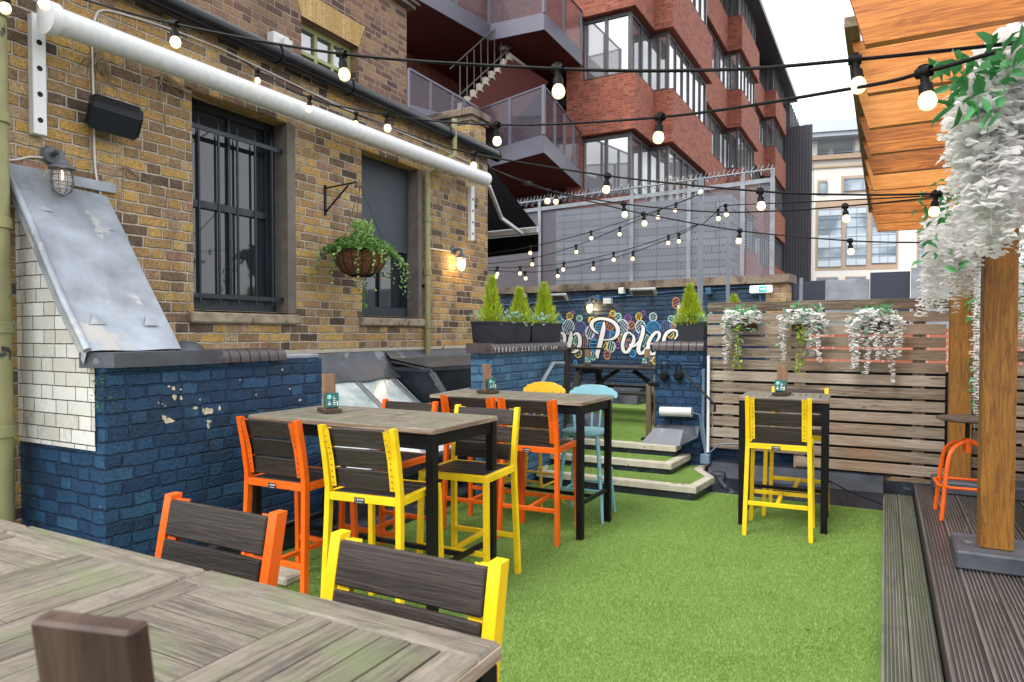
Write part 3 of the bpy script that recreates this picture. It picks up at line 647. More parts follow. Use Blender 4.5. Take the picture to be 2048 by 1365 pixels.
for (u, v, w_, h_) in ((338, 773, 5, 4), (347, 778, 7, 7), (362, 779, 4, 3), (349, 795, 6, 10), (362, 797, 5, 6), (317, 806, 3, 2), (325, 808, 2, 2), (336, 842, 18, 9), (328, 835, 8, 7), (391, 817, 7, 4), (417, 823, 16, 10), (407, 822, 5, 8), (439, 817, 4, 8), (418, 843, 8, 5), (417, 852, 5, 9), (400, 800, 4, 3), (330, 812, 2, 2), (600, 800, 5, 4), (580, 778, 3, 2), (565, 740, 3, 4), (512, 790, 3, 2), (480, 760, 3, 2), (640, 815, 4, 3)):
    K = 9; P = [at(u + math.cos(6.283 * k / K) * w_ * rnd(.45, 1.15) * .8, v + math.sin(6.283 * k / K) * h_ * rnd(.45, 1.15) * .8, x=xb + .0035) for k in range(K)]; m.poly(P, [tuple(range(K))[::-1]])
addL(m.build('paint_chips', M_['chip']))
# ------------------------------------------------------------------ skylight between the walls
SK = empty('lean_to_skylight', (-4.1, 4.9, .4), 'sloping patent-glazed skylight with aluminium bars behind the long bar table', 'skylight')
def addS(o): o.parent = SK; o.location = (4.1, -4.9, -.4); return o
def sl(y, a, up=0): return Vector((XW + .10 + 1.02 * a - up * .0, y, 1.17 - .78 * a + up))
m = MB(); m.quad(sl(3.96, 0), sl(5.75, 0), sl(5.75, 1), sl(3.96, 1)); addS(m.build('glass', M_['skyglass']))
m = MB()
for y in (4.0, 4.55, 5.12, 5.66):
    for dy in (-.018, .018): m.bar(sl(y + dy, -.02, .012), sl(y + dy, 1.02, .012), .006, .03)
    m.bar(sl(y, -.02, .006), sl(y, 1.02, .006), .06, .01)
addS(m.build('glazing_bar', M_['alu']))
m = MB()
P = []
for i in range(13):
    y = 3.95 + i * .155; w = .02 * math.sin(i * 1.7)
    P += [(XW + .012, y, 1.375), (XW + .04, y, 1.30 + w * .3), (XW + .13 + w * .3, y, 1.19), (XW + .24 + w, y, 1.095 - w * .4)]
m.poly(P, [(i * 4 + k, i * 4 + 4 + k, i * 4 + 5 + k, i * 4 + 1 + k) for i in range(12) for k in range(3)])
smooth_auto(addS(m.build('lead_flashing', M_['lead_dark'])), 60)
m = MB(); m.box(XW, 3.95, 1.372, XW + .02, 7.9, 1.40); addS(m.build('mortar_fillet', M_['kerb']))
m = MB(); m.box(-4.5, 3.98, -.02, -3.66, 5.9, .36); m.box(-3.72, 3.98, .30, -3.60, 5.9, .44, .02); m.box(-3.72, 3.9, -.02, -3.42, 5.9, .08, .02); addS(m.build('kerb_base', M_['felt']))
m = MB(); m.tube([(-3.58, 5.1, .98), (-3.55, 5.62, 1.0)], .03, 10); m.tube([(-3.55, 5.62, 1.0), (-3.56, 5.64, .1)], .022, 8)
o = smooth_auto(m.build('grey_vent_pipe', M_['galv'])); tag(o, 'short pale grey pipe end showing between the orange stools above the skylight', 'pipe')
BX = empty('lead_clad_dormer', (-4.2, 6.6, 0), 'black lead-clad box between the skylight and the pale blue brick wall', 'dormer')
m = MB(); m.prism([(XW, 5.78), (-4.15, 5.78), (-4.15, 7.6), (XW, 7.6)], -.02, 1.16); m.poly([(-4.15, 5.78, 1.16), (-3.62, 5.78, .45), (-3.62, 5.78, -.02), (-4.15, 5.78, -.02), (-4.15, 5.9, 1.16), (-3.62, 5.9, .45), (-3.62, 5.9, -.02), (-4.15, 5.9, -.02)], [(0, 3, 2, 1), (4, 5, 6, 7), (0, 1, 5, 4), (1, 2, 6, 5)])
m.box(-4.15, 5.79, -.02, -3.35, 7.0, .18); o = m.build('cladding', M_['blackboard'], BX); o.location = (4.2, -6.6, 0)
m = MB(); m.prism([(XW, 5.77), (-4.14, 5.77), (-4.14, 7.62), (XW, 7.62)], 1.162, 1.20)
P = []
for i in range(9):
    y = 5.8 + i * .25; P += [(XW + .012, y, 1.37), (XW + .1, y, 1.29), (-4.142, y, 1.205)]
m.poly(P, [(i * 3 + k, i * 3 + 3 + k, i * 3 + 4 + k, i * 3 + 1 + k) for i in range(8) for k in range(2)])
m.tube([(XW + .15, 5.74, 1.26), (-4.1, 5.76, 1.18), (-3.6, 5.76, .48)], .012, 6); o = m.build('lead_top', M_['lead_dark'], BX); o.location = (4.2, -6.6, 0)
# ------------------------------------------------------------------ flank wall with coping lettering
FW = empty('pale_blue_brick_wall', (-3.3, 6.3, 0), 'pale blue painted brick wall with white lettering on its rounded coping beside the steps', 'wall')
xf = -3.2; lo = (3.3, -6.3, 0)
m = MB(); m.box(xf - .24, 5.48, -.02, xf, 7.08, 1.37); o = m.build('painted_brickwork', M_['bluelight'], FW); o.location = lo
bullnose('bullnose_coping', 'y', 5.42, 7.11, xf + .035, xf - .26, 1.371, parent=FW, loc=lo, h=.095)
YU = lambda u: at(u, 688, x=xf + .037).y
for txt, y0, y1 in (('TERRACE', YU(987), YU(1036)), ('CLOSES', YU(1042), YU(1079)), ('AT', YU(1084), YU(1094))):
    for k, ch in enumerate(txt):
        y = y0 + (y1 - y0) * (k + .5) / len(txt); o = text_mesh(ch, .06, 'lettering', M_['chalk'], FW, (xf + .0375, y, 1.383), (0, 1, 0), (0, 0, 1), .0008, sx=.8); o.location = lo
for k, ch in enumerate(('10', '.30', 'PM')): o = text_mesh(ch, .045, 'lettering', M_['chalk'], FW, (xf + .0375, YU(1102.5 + k * 5), 1.388), (0, 1, 0), (0, 0, 1), .0008, sx=.6); o.location = lo
m = MB(); m.box(xf - .02, 7.15, .36, xf + .18, 7.75, .52, .03); m.poly([(xf, 7.2, .36), (xf + .34, 7.2, .36), (xf + .2, 7.25, .58), (xf, 7.25, .62), (xf, 7.75, .36), (xf + .34, 7.75, .36), (xf + .2, 7.7, .58), (xf, 7.7, .62)], [(0, 1, 2, 3), (4, 7, 6, 5), (1, 5, 6, 2), (3, 2, 6, 7)])
o = m.build('lead_apron', M_['lead_dark'], FW); o.location = lo
# right pier
RP = empty('brick_pier', (-1.97, 7.5, 0), 'square blue painted brick pier with brown bullnose top right of the steps', 'pier')
lo = (1.97, -7.5, 0); m = MB(); m.box(-2.24, 7.42, -.02, -1.72, 7.9, 1.37); o = m.build('painted_brickwork', M_['blue'], RP); o.location = lo
bullnose('bullnose_coping', 'x', -2.27, -1.70, 7.385, 7.92, 1.371, parent=RP, loc=lo, h=.10)
m = MB(); m.poly([(-2.2, 7.41, .56), (-1.80, 7.41, .56), (-2.2, 7.26, .53), (-1.88, 7.26, .53), (-2.32, 7.17, .365), (-1.9, 7.17, .365), (-1.74, 7.30, .45), (-2.3, 7.42, .37), (-1.74, 7.41, .56)], [(0, 2, 3, 1), (2, 4, 5, 3), (3, 5, 6), (1, 3, 6, 8), (0, 7, 4, 2)]); o = m.build('lead_apron', M_['lead_dark'], RP); o.location = lo
# low wall and black ledge under the fence
m = MB(); m.box(-1.72, 7.5, -.02, 3.5, 7.8, .36); struct_o = m.build('low_blue_wall', M_['blue']); tag(struct_o, 'low blue painted brick wall partly hidden under the left end of the slatted fence', 'wall')
m = MB(); yy = 6.78
m.poly([(-1.62, yy + .1, -.01), (-1.0, yy - .02, -.01), (.0, yy + .03, -.01), (-1.62, 7.2, .07), (-1, 7.2, .07), (0, 7.2, .07), (-1.62, 7.35, .20), (-1, 7.35, .20), (0, 7.35, .20), (-1.7, 7.52, .22), (-1, 7.52, .22), (0.3, 7.52, .22)], [(0, 1, 4, 3), (1, 2, 5, 4), (3, 4, 7, 6), (4, 5, 8, 7), (6, 7, 10, 9), (7, 8, 11, 10)])
m.box(0, 7.38, -.02, 3.5, 7.5, .16); struct(m.build('lead_gutter_ledge', M_['blackboard']))
m = MB(); m.tube([at(1652, 958, y=7.33), at(1700, 985, z=.12), at(1766, 1010, z=.03)], .006, 6); tag(m.build('black_cable', M_['bulbcase']), 'loose black cable trailing down the dark ledge to the grey decking', 'cable')
m = MB(); m.tube([(-1.46, 7.08, .07), (-1.42, 7.02, .04), (-1.37, 6.95, .025)], [.03, .024, .018], 10); m.box(-1.56, 7.08, 0, -1.42, 7.2, .14, .02); tag(smooth_auto(m.build('drain_outlet', M_['felt'])), 'dirty drain pipe stub in the corner beside the lowest step', 'drain')
# ------------------------------------------------------------------ mural wall (rotated 6.7 degrees)
md = Vector((.9932, -.1166, 0)); mn = Vector((-.1166, -.9932, 0)); mp = Vector((-4.5, 11.55, .36))
def mw(u, v, off=0.): return at(u, v, pl=(mp + mn * off, mn))
def ms(s, z, off=0.): return Vector((mp.x, mp.y, 0)) + md * s + mn * off + Vector((0, 0, z))
sR = (mw(1572, 600) - mp).dot(md); sL = (mw(930, 640) - mp).dot(md); ztop = 2.34
MW = empty('mural_wall', (mp.x, mp.y, 0), 'dark blue painted brick wall with white script lettering over striped coloured bubbles', 'wall'); lo = (-mp.x, -mp.y, 0)
def slab(m, s0, s1, z0, z1, o0, o1): m.obox((ms((s0 + s1) / 2, (z0 + z1) / 2, (o0 + o1) / 2)), md, mn, (0, 0, 1), (s1 - s0) / 2, abs(o1 - o0) / 2, (z1 - z0) / 2); return m
m = slab(MB(), sL - 2, sR - .3, -.1, ztop, -.34, 0); o = m.build('painted_brickwork', M_['bluedark'], MW); o.location = lo
m = slab(MB(), sR - .299, sR, -.1, ztop, -.34, .004); o = m.build('brick_end_pier', M_['stock'], MW); o.location = lo
m = slab(MB(), sL - 2, sR + .06, ztop + .002, ztop + .13, -.40, .07); o = m.build('stone_coping', M_['coping'], MW); o.location = lo
# painted bubbles (zoomed measurements: 6.827 px per px from 1100,600)
def zp(x, y): return 1100 + x / 6.827, 600 + y / 6.827
BUB = [(40, 235, 40, 42, 'g', .6), (125, 280, 45, 52, 'b', 1.2), (250, 370, 78, 98, 'w', 1.0), (270, 222, 42, 45, 'y', .2), (312, 175, 24, 22, 'p', .3), (402, 253, 40, 38, 'g', .8), (412, 382, 78, 88, 'v', -.45), (572, 285, 45, 50, 'y', 1.2), (545, 445, 58, 88, 'w', 1.1), (855, 185, 36, 38, 'y', .2), (928, 232, 45, 50, 'g', .7), (840, 262, 55, 45, 'o', -.6), (1065, 252, 46, 52, 'p', .8), (1212, 232, 40, 52, 'y', 1.3), (1275, 182, 28, 36, 'p', .7), (1408, 235, 50, 58, 'w', .4), (1655, 262, 42, 45, 'g', -.5), (985, 370, 82, 100, 'w', -.75), (1112, 350, 45, 55, 'o', .7), (1235, 370, 68, 88, 'w', .7), (1410, 378, 92, 85, 'b', -.8), (1580, 360, 68, 78, 'v', 1.57), (1690, 350, 30, 40, 'o', -.6), (680, 370, 60, 62, 'b', 0.), (820, 350, 55, 70, 'o', 1.2), (470, 575, 48, 100, 'o', 1.57), (600, 620, 58, 88, 'b', 0.05), (590, 765, 42, 58, 'g', 1.3), (385, 730, 48, 60, 'y', .3), (740, 620, 45, 60, 'y', .9), (830, 640, 58, 75, 'w2', 1.3), (780, 755, 42, 62, 'o', .1), (930, 615, 34, 55, 'p', .1), (775, 470, 55, 62, 'v', -.7), (850, 480, 35, 50, 'b', .9), (635, 510, 35, 45, 'p', -.9), (1080, 560, 60, 90, 'v', 0.), (1070, 600, 45, 60, 'o', .7), (1130, 735, 40, 50, 'b', .9), (1300, 560, 55, 90, 'g', .9), (1365, 785, 52, 50, 'w', -.9), (1450, 520, 40, 50, 'b', .4), (1650, 480, 42, 45, 'y', .8), (1810, 490, 36, 52, 'g', 1.57), (1425, 830, 30, 50, 'y', .4), (345, 860, 22, 28, 'b', 0), (370, 560, 50, 60, 'g', .8), (130, 520, 45, 50, 'g', -.8), (320, 640, 40, 45, 'y', .8), (15, 145, 20, 20, 'o', 0), (960, 530, 25, 60, 'y', 1.3), (1170, 480, 40, 70, 'v', 1.0), (1720, 45, 50, 75, 'o', .3)]
BC = {'w': (.62, .72, .78), 'w2': (.50, .72, .60), 'g': (.36, .66, .50), 'b': (.05, .34, .68), 'p': (.26, .09, .34), 'v': (.15, .15, .40), 'y': (.72, .52, .06), 'o': (.52, .20, .07)}
bm_ = {k: MB() for k in BC}
for i, (cx, cy, rx, ry, c, an) in enumerate(BUB):
    m = bm_[c]; off = .004 + .0012 * (i % 3); rw = 5.5
    P = []; K = 26
    for k in range(K):
        t = 6.2832 * k / K; 
        for q in (1, -1): P.append(mw(*zp(cx + (rx + q * rw) * math.cos(t), cy + (ry + q * rw) * math.sin(t)), off))
    m.poly(P, [(2 * k, 2 * k + 1, (2 * k + 3) % (2 * K), (2 * k + 2) % (2 * K)) for k in range(K)])
    nS = max(3, int(min(rx, ry) / 12)); ca, sa = math.cos(an), math.sin(an)
    for k in range(nS):
        q = -1 + 2 * (k + .5) / nS; h = math.sqrt(max(0, 1 - q * q)) * .97; hw = .27 / nS
        pts = []
        for (a, b) in ((-h, q - hw), (h, q - hw), (h, q + hw), (-h, q + hw)):
            x = a * ca - b * sa; y = a * sa + b * ca; pts.append(mw(*zp(cx + x * rx, cy - y * ry), off))
        m.quad(*pts)
for k, m in bm_.items(): o = m.build('painted_bubbles', paint('mural_paint_' + k, BC[k], .65, .2, wear=((.02, .05, .10), 18, .62)), MW); o.location = lo
def cr(pts, n=8):
    out = []; P = [Vector(p) for p in pts]; P = [P[0] * 2 - P[1]] + P + [P[-1] * 2 - P[-2]]
    for i in range(1, len(P) - 2):
        for k in range(n):
            t = k / n; a, b, c, d = P[i - 1], P[i], P[i + 1], P[i + 2]
            out.append(.5 * ((2 * b) + (c - a) * t + (2 * a - 5 * b + 4 * c - d) * t * t + (3 * b - a - 3 * c + d) * t ** 3))
    return out + [P[-2]]
STR = [([(95, 540), (108, 480), (160, 452), (196, 490), (196, 560), (180, 640), (205, 655), (250, 590), (285, 500)], 36), ([(292, 425), (282, 520), (262, 620), (240, 730), (228, 790), (242, 835)], 46), ([(318, 485), (362, 458), (400, 500), (408, 590), (380, 670), (330, 712), (290, 716)], 42),
       ([(738, 300), (728, 400), (702, 520), (672, 640), (646, 730), (652, 800)], 50), ([(660, 462), (600, 415), (566, 350), (590, 290), (670, 258), (780, 268), (870, 310), (925, 390), (915, 480), (850, 535), (730, 550)], 44),
       ([(1110, 480), (1085, 448), (1040, 460), (1005, 540), (990, 630), (1010, 705), (1055, 712), (1100, 650), (1140, 570), (1140, 500), (1095, 450)], 38), ([(1085, 600), (1110, 640), (1165, 620), (1215, 560)], 26),
       ([(1240, 345), (1272, 380), (1262, 470), (1226, 590), (1206, 680), (1232, 732), (1280, 715), (1330, 650), (1360, 600)], 44),
       ([(1375, 606), (1440, 580), (1486, 520), (1490, 455), (1445, 445), (1385, 510), (1345, 600), (1345, 690), (1385, 740), (1440, 728), (1500, 680), (1545, 600), (1560, 520), (1600, 450), (1670, 412), (1728, 430), (1738, 480), (1700, 540)], 40)]
mwht = MB(); mblk = MB()
for i, (pts, w) in enumerate(STR):
    c = cr([(x, y, 0) for x, y in pts], 7); n_ = len(c)
    for m, ex, off in ((mblk, 13, .009 + i * .0003), (mwht, 0, .013 + i * .0004)):
        P = []
        for k, p in enumerate(c):
            d = (c[min(k + 1, n_ - 1)] - c[max(k - 1, 0)]).normalized(); nr = Vector((-d.y, d.x, 0)); e = min(1, .35 + 3.2 * min(k, n_ - 1 - k) / n_)
            vert = .72 + .38 * abs(d.y); h = w * .56 * e * vert + ex
            q = p + d * (ex if k == n_ - 1 else (-ex if k == 0 else 0))
            P += [mw(*zp(q.x + nr.x * h, q.y + nr.y * h), off), mw(*zp(q.x - nr.x * h, q.y - nr.y * h), off)]
        m.poly(P, [(2 * k, 2 * k + 1, 2 * k + 3, 2 * k + 2) for k in range(n_ - 1)])
o = mblk.build('lettering_outline', M_['ink'], MW); o.location = lo  # black outline painted around the white script
o = mwht.build('script_lettering', M_['chalk'], MW); o.location = lo
m = MB(); m.poly([ms(-1.5, .36), ms(.9, .36), ms(-1.5, .66), ms(.9, .66), ms(-1.5, .36, .4), ms(.9, .36, .4), ms(-1.5, .58, .34), ms(.9, .58, .34)], [(4, 5, 7, 6), (6, 7, 3, 2), (1, 3, 7, 5), (0, 4, 6, 2)]); tag(m.build('lead_box_gutter', M_['lead_dark']), 'low lead covered box along the foot of the mural wall under the picnic bench', 'lead box')
# ================================================================== mesh screen above the mural wall
FS = empty('mesh_screen_fence', (mp.x, mp.y, 2.5), 'tall grey expanded-metal screen with spiked rail standing on the mural wall', 'fence'); lo = (-mp.x, -mp.y, -2.5)
zc = ztop + .13; sMR = (mw(1541, 450) - mp).dot(md); sML = (mw(960, 450) - mp).dot(md); zt = 3.96
m = MB(); m.quad(ms(sML - 1.5, zc, -.16), ms(sMR, zc, -.16), ms(sMR, zt, -.16), ms(sML - 1.5, zt, -.16)); o = m.build('mesh_panel', M_['mesh'], FS); o.location = lo
for u in (1072, 1257, 1372, 1480, 1540):
    s0 = (mw(u, 480) - mp).dot(md); m = MB(); m.obox(ms(s0, (zc + zt) / 2, -.12), md, mn, (0, 0, 1), .035, .006, (zt - zc) / 2); m.obox(ms(s0 - .03, (zc + zt) / 2, -.15), md, mn, (0, 0, 1), .006, .03, (zt - zc) / 2)
    m.obox(ms(s0, zt + .09, -.12), md, mn, (0, 0, 1), .03, .006, .09)
    o = m.build('fence_post', M_['galv'], FS); o.location = lo
m = MB(); m.obox(ms((sML - 1.5 + sMR) / 2, zt, -.13), md, mn, (0, 0, 1), (sMR - sML + 1.5) / 2, .008, .035); o = m.build('top_rail', M_['galv'], FS); o.location = lo
m = MB(); m.tube([ms(sML - .6, zt + .16, -.12), ms(sMR, zt + .16, -.12)], .014, 6)
s_ = sML - .4; k = 0
while s_ < sMR:
    c_ = ms(s_, zt + .16, -.12)
    for q in range(4):
        a = q * math.pi / 2 + k * .55; d = mn * math.cos(a) + Vector((0, 0, 1)) * math.sin(a); m.tube([c_, c_ + d * .10 + md * .03], .0045, 3)
    s_ += .05; k += 1
o = m.build('rotary_spikes', M_['galv'], FS); o.location = lo
# ================================================================== red brick office block
RB = empty('red_brick_office', (-6, 25, -7), 'red brick office block with stepped bays and brown ribbon windows behind the terrace', 'building')
def addR(o): o.parent = RB; o.location = (6, -25, 7); return o
bays = []; per = 10.4
plan = [(-7.75, 18.3), (-6.13, 18.3), (-6.13, 20.1), (-5.58, 20.1), (-5.58, 25.3)]
pts = list(plan)
for k in (1, 2): pts += [(-6.2, 25.3 + per * (k - 1)), (-6.2, 31.1 + per * (k - 1)), (-5.6, 31.1 + per * (k - 1)), (-5.6, 35.7 + per * (k - 1))]
pts += [(-6.2, 46.1), (-6.2, 47.5)]
fl = [(3.2, 5.45), (7.23, 8.82), (10.60, 12.25), (13.95, 15.45)]       # brick spandrels
wn = [(5.45, 7.23), (8.82, 10.60), (12.25, 13.95), (15.45, 16.9)]
m = MB()
for z0, z1 in fl + [(-7, 3.2)]:
    for i, (a, b) in enumerate(zip(pts, pts[1:])):
        if abs(b[0] - a[0]) + abs(b[1] - a[1]) > 0: m.quad((a[0], a[1], z0), (b[0], b[1], z0), (b[0], b[1], z1), (a[0], a[1], z1))
    m.prism(pts + [(-9, 47.5), (-9, 20), (-7.75, 20)], z1 - .02, z1 - .005); m.prism(pts + [(-9, 47.5), (-9, 20), (-7.75, 20)], z0 + .003, z0 + .02)
m.quad((-8.2, 18.3, -7), (-7.75, 18.3, -7), (-7.75, 18.3, 17), (-8.2, 18.3, 17)); addR(m.build('brick_spandrel', M_['red']))
ins = .22
m = MB(); 
def innerpts(d):
    out = []
    for i, p in enumerate(pts):
        a = Vector(pts[max(i - 1, 0)]); b = Vector(p); c = Vector(pts[min(i + 1, len(pts) - 1)])
        n1 = Vector((-(b - a).y, (b - a).x)); n2 = Vector((-(c - b).y, (c - b).x)); n1 = n1.normalized() if n1.length else n2.normalized(); n2 = n2.normalized() if n2.length else n1
        out.append(tuple(b + (n1 + n2) * d / max(.5, 1 + n1.dot(n2))))
    return out
ip = innerpts(ins)
for fi, (z0, z1) in enumerate(wn):
    for i, (a, b) in enumerate(zip(ip, ip[1:])):
        L = (Vector(b) - Vector(a)).length
        if L < .25: continue
        w_ = MB(); g_ = MB(); d = (Vector(b) - Vector(a)) / L; nn_ = Vector((d.y, -d.x)); nP = max(2, round(L / (.78 if L < 3 else .85)))
        for k in range(nP + 1):
            p = Vector(a) + d * (L * k / nP); ww = .045 if (k in (0, nP) or L < 3) else .014
            w_.obox((p.x, p.y, (z0 + z1) / 2), (d.x, d.y, 0), (nn_.x, nn_.y, 0), (0, 0, 1), ww, .05, (z1 - z0) / 2)
        for z_ in (z0 + .05, z1 - .07): w_.obox(((a[0] + b[0]) / 2, (a[1] + b[1]) / 2, z_), (d.x, d.y, 0), (nn_.x, nn_.y, 0), (0, 0, 1), L / 2, .048, .05)
        wo_ = addR(w_.build('ribbon_window', M_['bfr'])); g_.quad((a[0], a[1], z0), (b[0], b[1], z0), (b[0], b[1], z1), (a[0], a[1], z1)); g_.build('pane', M_['oglass'], wo_)
        if fi in (0, 1) and i == 0:
            c_ = MB(); c_.quad((a[0] + .85, a[1] + .12, z0 + .1), (b[0], b[1] + .12, z0 + .1), (b[0], b[1] + .12, z1 - .1), (a[0] + .85, a[1] + .12, z1 - .1)); c_.build('blind', M_['curtain'], wo_)
m = MB()                                                            # mansard roof and cladding at the far end
m.prism([(-5.25, 17.5), (-5.25, 49), (-12, 49), (-12, 17.5)], 16.9, 17.15); m.poly([(-5.3, 17.5, 17.15), (-5.3, 49, 17.15), (-8.5, 49, 22), (-8.5, 17.5, 22)], [(0, 1, 2, 3)]); addR(m.build('dark_roof', M_['dkroof']))
m = MB()
for k in range(14): m.box(-6.0 + .0, 47.6 + k * .42, -7, -5.55 + .05 * (k % 2), 47.6 + k * .42 + .36, 16.5)
m.box(-6.0, 47.5, -7, -4.2, 47.59, 14.9); 
for k in range(10): m.box(-6.0 + k * .18, 47.42, -7, -5.9 + k * .18, 47.5, 14.9)
addR(m.build('ribbed_cladding', M_['greyclad']))
# recess wall behind the fire escape
m = MB(); m.quad((-22, 20.2, -7), (-7.75, 20.2, -7), (-7.75, 20.2, 17), (-22, 20.2, 17)); m.quad((-7.75, 18.3, -7), (-7.75, 18.3, 17), (-7.75, 20.2, 17), (-7.75, 20.2, -7)); m.quad((-11.6, 14.0, -7), (-11.6, 20.2, -7), (-11.6, 20.2, 17), (-11.6, 14.0, 17)); addR(m.build('recess_wall', M_['red']))
def balcony(poly, z, hgt=1.35, fas=.42, name='balcony'):
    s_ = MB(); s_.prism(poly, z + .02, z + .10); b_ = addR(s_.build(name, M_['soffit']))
    f_ = MB(); g_ = MB(); n_ = len(poly)
    for i in range(n_ - 2):
        a = Vector((*poly[i], 0)); b = Vector((*poly[i + 1], 0)); L = (b - a).length; d = (b - a) / L; nn_ = Vector((d.y, -d.x, 0)); c_ = (a + b) / 2
        f_.obox(c_ + Vector((0, 0, z + fas / 2)), d, nn_, (0, 0, 1), L / 2 + .01, .02, fas / 2)
        k_ = max(1, round(L / 1.15))
        for q in range(k_ + 1): f_.obox(a + d * (L * q / k_) + Vector((0, 0, z + fas + hgt / 2 - .1)), d, nn_, (0, 0, 1), .045, .025, hgt / 2 - .1)
        f_.obox(c_ + Vector((0, 0, z + fas + hgt - .22)), d, nn_, (0, 0, 1), L / 2, .02, .02)
        g_.quad(*[a + Vector((0, 0, z + fas)), b + Vector((0, 0, z + fas)), b + Vector((0, 0, z + fas + hgt - .22)), a + Vector((0, 0, z + fas + hgt - .22))])
    f_.build('metal_fascia', M_['panel'], b_); g_.build('tinted_panel', M_['pglass'], b_)
    l_ = MB(); cc = Vector((sum(p[0] for p in poly) / n_, sum(p[1] for p in poly) / n_)); l_.lathe((cc.x + .3, cc.y - .3, z + .02), [(.14, 0), (.13, -.08), (.001, -.12)], 12); l_.build('soffit_light', M_['alu'], b_)
zU = 9.25; zLo = 5.8
pU = [tuple(at(1163, 132, z=zU))[:2], tuple(at(1088, 60, z=zU))[:2], tuple(at(979, 82, z=zU))[:2], tuple(at(835, 0, z=zU))[:2], (-12.0, 12.6), (-12.0, 20.2), (-7.75, 20.2)]
pL = [tuple(at(1163, 376, z=zLo))[:2], tuple(at(1087, 306, z=zLo))[:2], tuple(at(960, 340, z=zLo))[:2], (-11.5, 16), (-11.5, 20.1), (-7.8, 20.1)]
balcony(pU, zU); balcony(pL, zLo)
# mid landing, door and stair flight
a_ = at(815, 225, t=17.5); b_ = at(935, 215, t=17.5)
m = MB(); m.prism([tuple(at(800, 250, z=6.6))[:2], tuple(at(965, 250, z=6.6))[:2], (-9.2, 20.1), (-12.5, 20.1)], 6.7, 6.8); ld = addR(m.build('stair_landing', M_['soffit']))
m = MB(); p0 = at(818, 225, t=15.6); p1 = at(955, 262, t=16.8); q0 = at(818, 138, t=15.6); q1 = at(955, 216, t=16.8); m.quad(p0, p1, q1, q0); m.build('tinted_panel', M_['pglass'], ld)
m = MB()
for f in (0, .3, .62, .78, 1): m.bar(p0.lerp(p1, f), q0.lerp(q1, f), .05, .05)
m.bar(q0, q1, .05, .05); m.bar(p0, p1, .05, .35); m.build('metal_fascia', M_['panel'], ld)
m = MB(); dA = at(868, 240, y=20.1); dB = at(889, 138, y=20.1); m.box(dA.x - .35, 20.08, dA.z - .3, dB.x, 20.18, dB.z); dr = addR(m.build('white_door', M_['offwhite'])); m = MB(); m.box(dB.x - .25, 20.06, dB.z - .75, dB.x - .1, 20.079, dB.z - .12); m.box(dB.x - .25, 20.06, dA.z - .1, dB.x - .1, 20.079, dA.z + .5); m.build('door_window', M_['dark'], dr)
sA = at(935, 228, t=17.6); sB = at(1040, 118, t=18.6); n_ = 9; m = MB(); fls = MB()
for k in range(n_):
    p = sA.lerp(sB, (k + .5) / n_); m.box(p.x - (sB.x - sA.x) / n_ / 2 - .04, p.y - .5, p.z - .12, p.x + (sB.x - sA.x) / n_ / 2, p.y + .5, p.z + .06)
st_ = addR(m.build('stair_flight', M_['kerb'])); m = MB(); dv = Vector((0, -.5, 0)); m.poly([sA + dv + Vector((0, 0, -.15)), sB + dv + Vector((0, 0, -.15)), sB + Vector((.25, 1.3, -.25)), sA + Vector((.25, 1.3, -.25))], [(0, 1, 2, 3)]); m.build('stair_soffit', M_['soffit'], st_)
m = MB()
for k in range(8): p = sA.lerp(sB, (k + .5) / 8) + Vector((0, -.52, .03)); m.tube([p, p + Vector((0, 0, 1.0))], .014, 5)
for h in (.12, 1.0): m.tube([sA + Vector((-.2, -.52, h)), sB + Vector((0, -.52, h))], .02, 6)
m.build('stair_railing', M_['bfr'], st_)
m = MB(); wl = at(855, 128, y=20.0); m.lathe(tuple(wl), [(.001, -.14), (.13, -.12), (.17, 0)], 14, (0, 1, 0)); m.tube([wl + Vector((.1, .1, 0)), at(905, 112, y=20.1), at(927, 100, y=20.1), at(929, 70, y=20.1)], .03, 6); addR(m.build('bulkhead_light', M_['offwhite']))
m = MB(); m.box(-11.4, 19.3, 8.55, -8.6, 19.9, 8.9); m.box(-9.5, 18.9, 8.7, -9.2, 19.3, 9.1); addR(m.build('duct', M_['dkroof']))
# ================================================================== cream building far right
WB = empty('cream_stone_building', (6, 52, -7), 'cream stone office building with blue framed windows and a roof terrace in the distance', 'building')
def addW(o): o.parent = WB; o.location = (-6, -52, 7); return o
tc = 52.
fx = Vector((.93, .22, 0)).normalized()
A0 = at(1640, 450, t=tc); fn = Vector((fx.y, -fx.x, 0))
def wp(u, v, off=0.): return at(u, v, pl=(A0 + fn * off, fn))
def wz(v): return wp(1700, v).z
def face(m, u0, u1, z0, z1, off, th=.3):
    a = wp(u0, 600); b = wp(u1, 600); s0 = (a - A0).dot(fx); s1 = (b - A0).dot(fx); c = A0 + fx * (s0 + s1) / 2; m.obox((c.x + fn.x * (off - th / 2), c.y + fn.y * (off - th / 2), (z0 + z1) / 2), fx, fn, (0, 0, 1), abs(s1 - s0) / 2, th / 2, (z1 - z0) / 2)
zz = {v: wz(v) for v in (240, 262, 312, 330, 352, 385, 400, 415, 470, 475, 533, 540, 560, 590)}
m = MB(); face(m, 1625, 1980, -7, wz(312), 0, .4)
L0 = wp(1616, 450); Lc = L0 - fx * 1.6 + Vector((-1.0, 5.0, 0))
m.poly([(L0.x, L0.y, -7), (L0.x - 2.2, L0.y + 3.2, -7), (L0.x - 2.2, L0.y + 3.2, wz(312)), (L0.x, L0.y, wz(312))], [(0, 1, 2, 3)])
A1 = wp(1625, 450); m.poly([(L0.x, L0.y, -7), (A1.x, A1.y, -7), (A1.x, A1.y, wz(312)), (L0.x, L0.y, wz(312))], [(3, 2, 1, 0)]); addW(m.build('stone_wall', M_['cream']))
